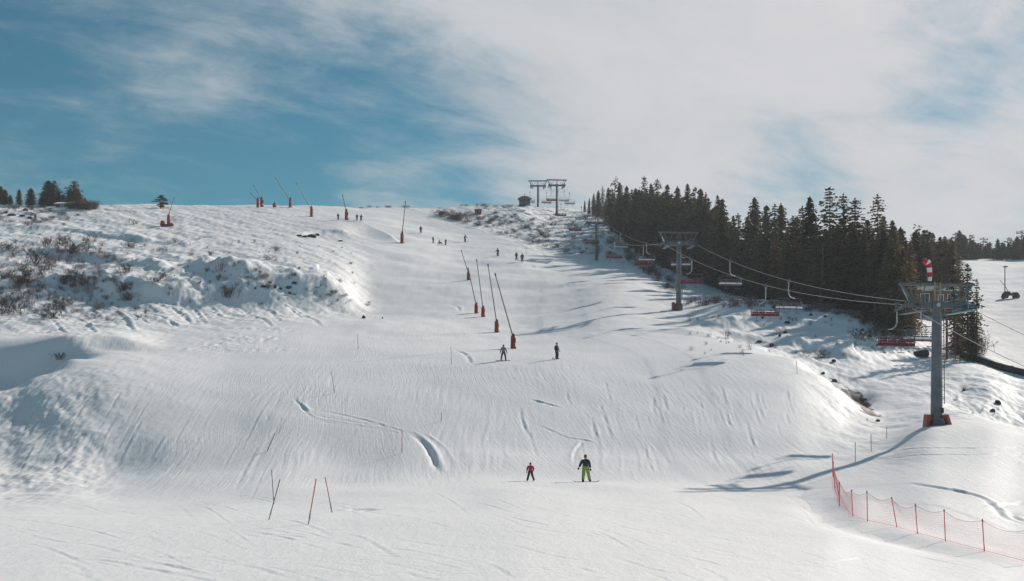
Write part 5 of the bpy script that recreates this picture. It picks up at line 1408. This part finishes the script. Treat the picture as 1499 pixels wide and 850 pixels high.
for k in range(20):
    put_shrub(104 + k * 1.95 + random.uniform(-1, 1), 305.5 + 0.03 * k, random.uniform(10, 16), 'brown thicket shrub right of the snow roofed cabin', 'brown thicket beside the crest cabin', k % 2 == 0, 1.0)
for k in range(190):     # rocky brush below the skyline towers
    u = random.random(); px = 640 + 260 * u; py = random.uniform(np.interp(px, [640, 760, 900], [310, 311, 334]), np.interp(px, [640, 700, 760, 830, 900], [318, 332, 353, 372, 380]))
    put_shrub(px, py, random.uniform(4, 8) * (1 if k < 55 else 0.6), 'low dark brush on the stony hill below the skyline towers' if k < 55 else None, 'brush on the stony hill', random.random() < 0.75, random.uniform(1.3, 2.4))
for k in range(16):
    put_shrub(random.uniform(520, 760), 301 + random.uniform(0, 3) + 0, random.uniform(2, 4.5), 'tiny dark brush along the crest at the top of the piste', 'brush along the crest', True, 1.8)
for k in range(24):
    px = random.uniform(885, 1000); put_shrub(px, np.interp(px, [885, 1000], [345, 432]) + random.uniform(-8, 10), random.uniform(8, 16), 'dark brush along the forest edge beside the chairs', 'brush along the forest edge', True, 1.3)

V_, F_ = [], []
off = 0
for me_, p, sw, sz, a in BRUSH:
    A_ = np.empty(len(me_.vertices) * 3); me_.vertices.foreach_get('co', A_); A_ = A_.reshape(-1, 3)
    c_, s_ = math.cos(a), math.sin(a)
    V_.append(np.stack([(A_[:, 0] * c_ - A_[:, 1] * s_) * sw + p.x, (A_[:, 0] * s_ + A_[:, 1] * c_) * sw + p.y, A_[:, 2] * sz + p.z], 1))
    F_ += [tuple(i + off for i in q.vertices) for q in me_.polygons]; off += len(A_)
bm_ = bpy.data.meshes.new('brush'); bm_.from_pydata(np.concatenate(V_).tolist(), [], F_); bm_.materials.append(M['twig']); bm_.update()
tag(link(bpy.data.objects.new('brush', bm_)), 'low thin brush poking through the snow all over the hillsides', 'brush', kind='stuff')

# ================================================================== ROCKS
def rock(seed):
    rg = np.random.default_rng(seed); bm = bmesh.new(); bmesh.ops.create_icosphere(bm, subdivisions=3, radius=1.0)
    for _ in range(9):
        n_ = Vector(rg.normal(size=3)).normalized(); d = rg.uniform(0.45, 0.8)
        for v in bm.verts:
            k = v.co.dot(n_) - d
            if k > 0: v.co -= n_ * k * 0.85
    for v in bm.verts: v.co *= 1 + rg.normal(0, 0.02)
    me_ = bpy.data.meshes.new('rock'); bm.to_mesh(me_); bm.free(); me_.materials.append(M['rock']); return me_
ROCKS = [rock(400 + k) for k in range(5)]
def put_rock(px, py, w, hgt, lb, grp=None, mat=None):
    p = hit(px, py); s = p.y / F
    o = bpy.data.objects.new('rock', random.choice(ROCKS)); link(o); o.location = p + Vector((0, 0, hgt * s * 0.1))
    o.scale = (w * s / 2 * 1.15, w * s / 2 * 0.9, hgt * s * 0.75); o.rotation_euler = (random.uniform(-.2, .2), random.uniform(-.2, .2), random.uniform(-0.4, 0.4))
    return tag(o, lb, 'rock', grp)
put_rock(532.5, 466, 7, 6, 'small dark rock poking out at the foot of the piste step')
put_rock(560, 466, 3, 3, 'tiny dark rock right of another at the foot of the piste step')
for px, py, w, h in ((437, 345.5, 10, 3), (446, 347, 12, 4), (457, 347, 14, 5), (465, 344.5, 7, 3)):
    put_rock(px, py, w, h, 'dark ledge rock in the snow roll below the crest lances', 'rocks of the dark ledge below the crest')
put_rock(498, 353, 8, 2, 'flat dark rock right of the dark ledge below the crest')
for px, py, w, h in ((1150, 488, 9, 4), (1141.5, 493, 4, 6), (1130, 507, 8, 6), (1112, 501, 9, 3), (1152, 473, 8, 4), (1220, 530, 7, 5), (1116, 467, 5, 3), (1273, 493, 6, 4), (1187, 462, 6, 4), (1208, 464, 5, 4), (1248, 452, 8, 4), (1262, 484, 6, 4), (1258, 466, 9, 6)):
    put_rock(px, py, w, h, 'dark rock breaking through the shaded bank under the forest', 'rocks on the shaded bank')
for px, py, w, h in ((386, 420, 9, 4), (403, 422, 6, 6), (411, 424.5, 6, 4), (422, 423, 10, 4), (424, 431, 5, 3), (431, 415, 10, 3), (374, 424, 4, 3), (396, 414, 4, 3)):
    put_rock(px, py, w, h, 'dark rock on the blue shaded bank of the left hillside', 'rocks on the left shaded bank')
for px, py, w, h in ((18, 316, 12, 4), (32, 317, 9, 4), (44, 320, 8, 4), (52, 319, 4, 6), (8, 312, 8, 4), (38, 308, 9, 5)):
    put_rock(px, py, w, h, 'dark rock in the rough snow under the left crest', 'rocks under the left crest')
put_rock(1348, 520, 30, 12, 'large dark boulder under the trees left of the near tower mast')
put_rock(1411, 572, 6, 4, 'small rock on the far side of the ditch behind the near tower')
put_rock(1461, 591, 9, 8, 'larger dark rock in the shaded ditch right of the knoll')
put_rock(1453, 602, 7, 6, 'dark rock just below the larger one in the shaded ditch')
put_rock(1285, 617, 7, 4, 'small dark rock beyond the end of the brown ditch')
put_rock(1222, 559, 9, 5, 'dark rock at the upper end of the brown ditch')
put_rock(1205, 547, 6, 3, 'small dark rock on the shoulder above the brown ditch')
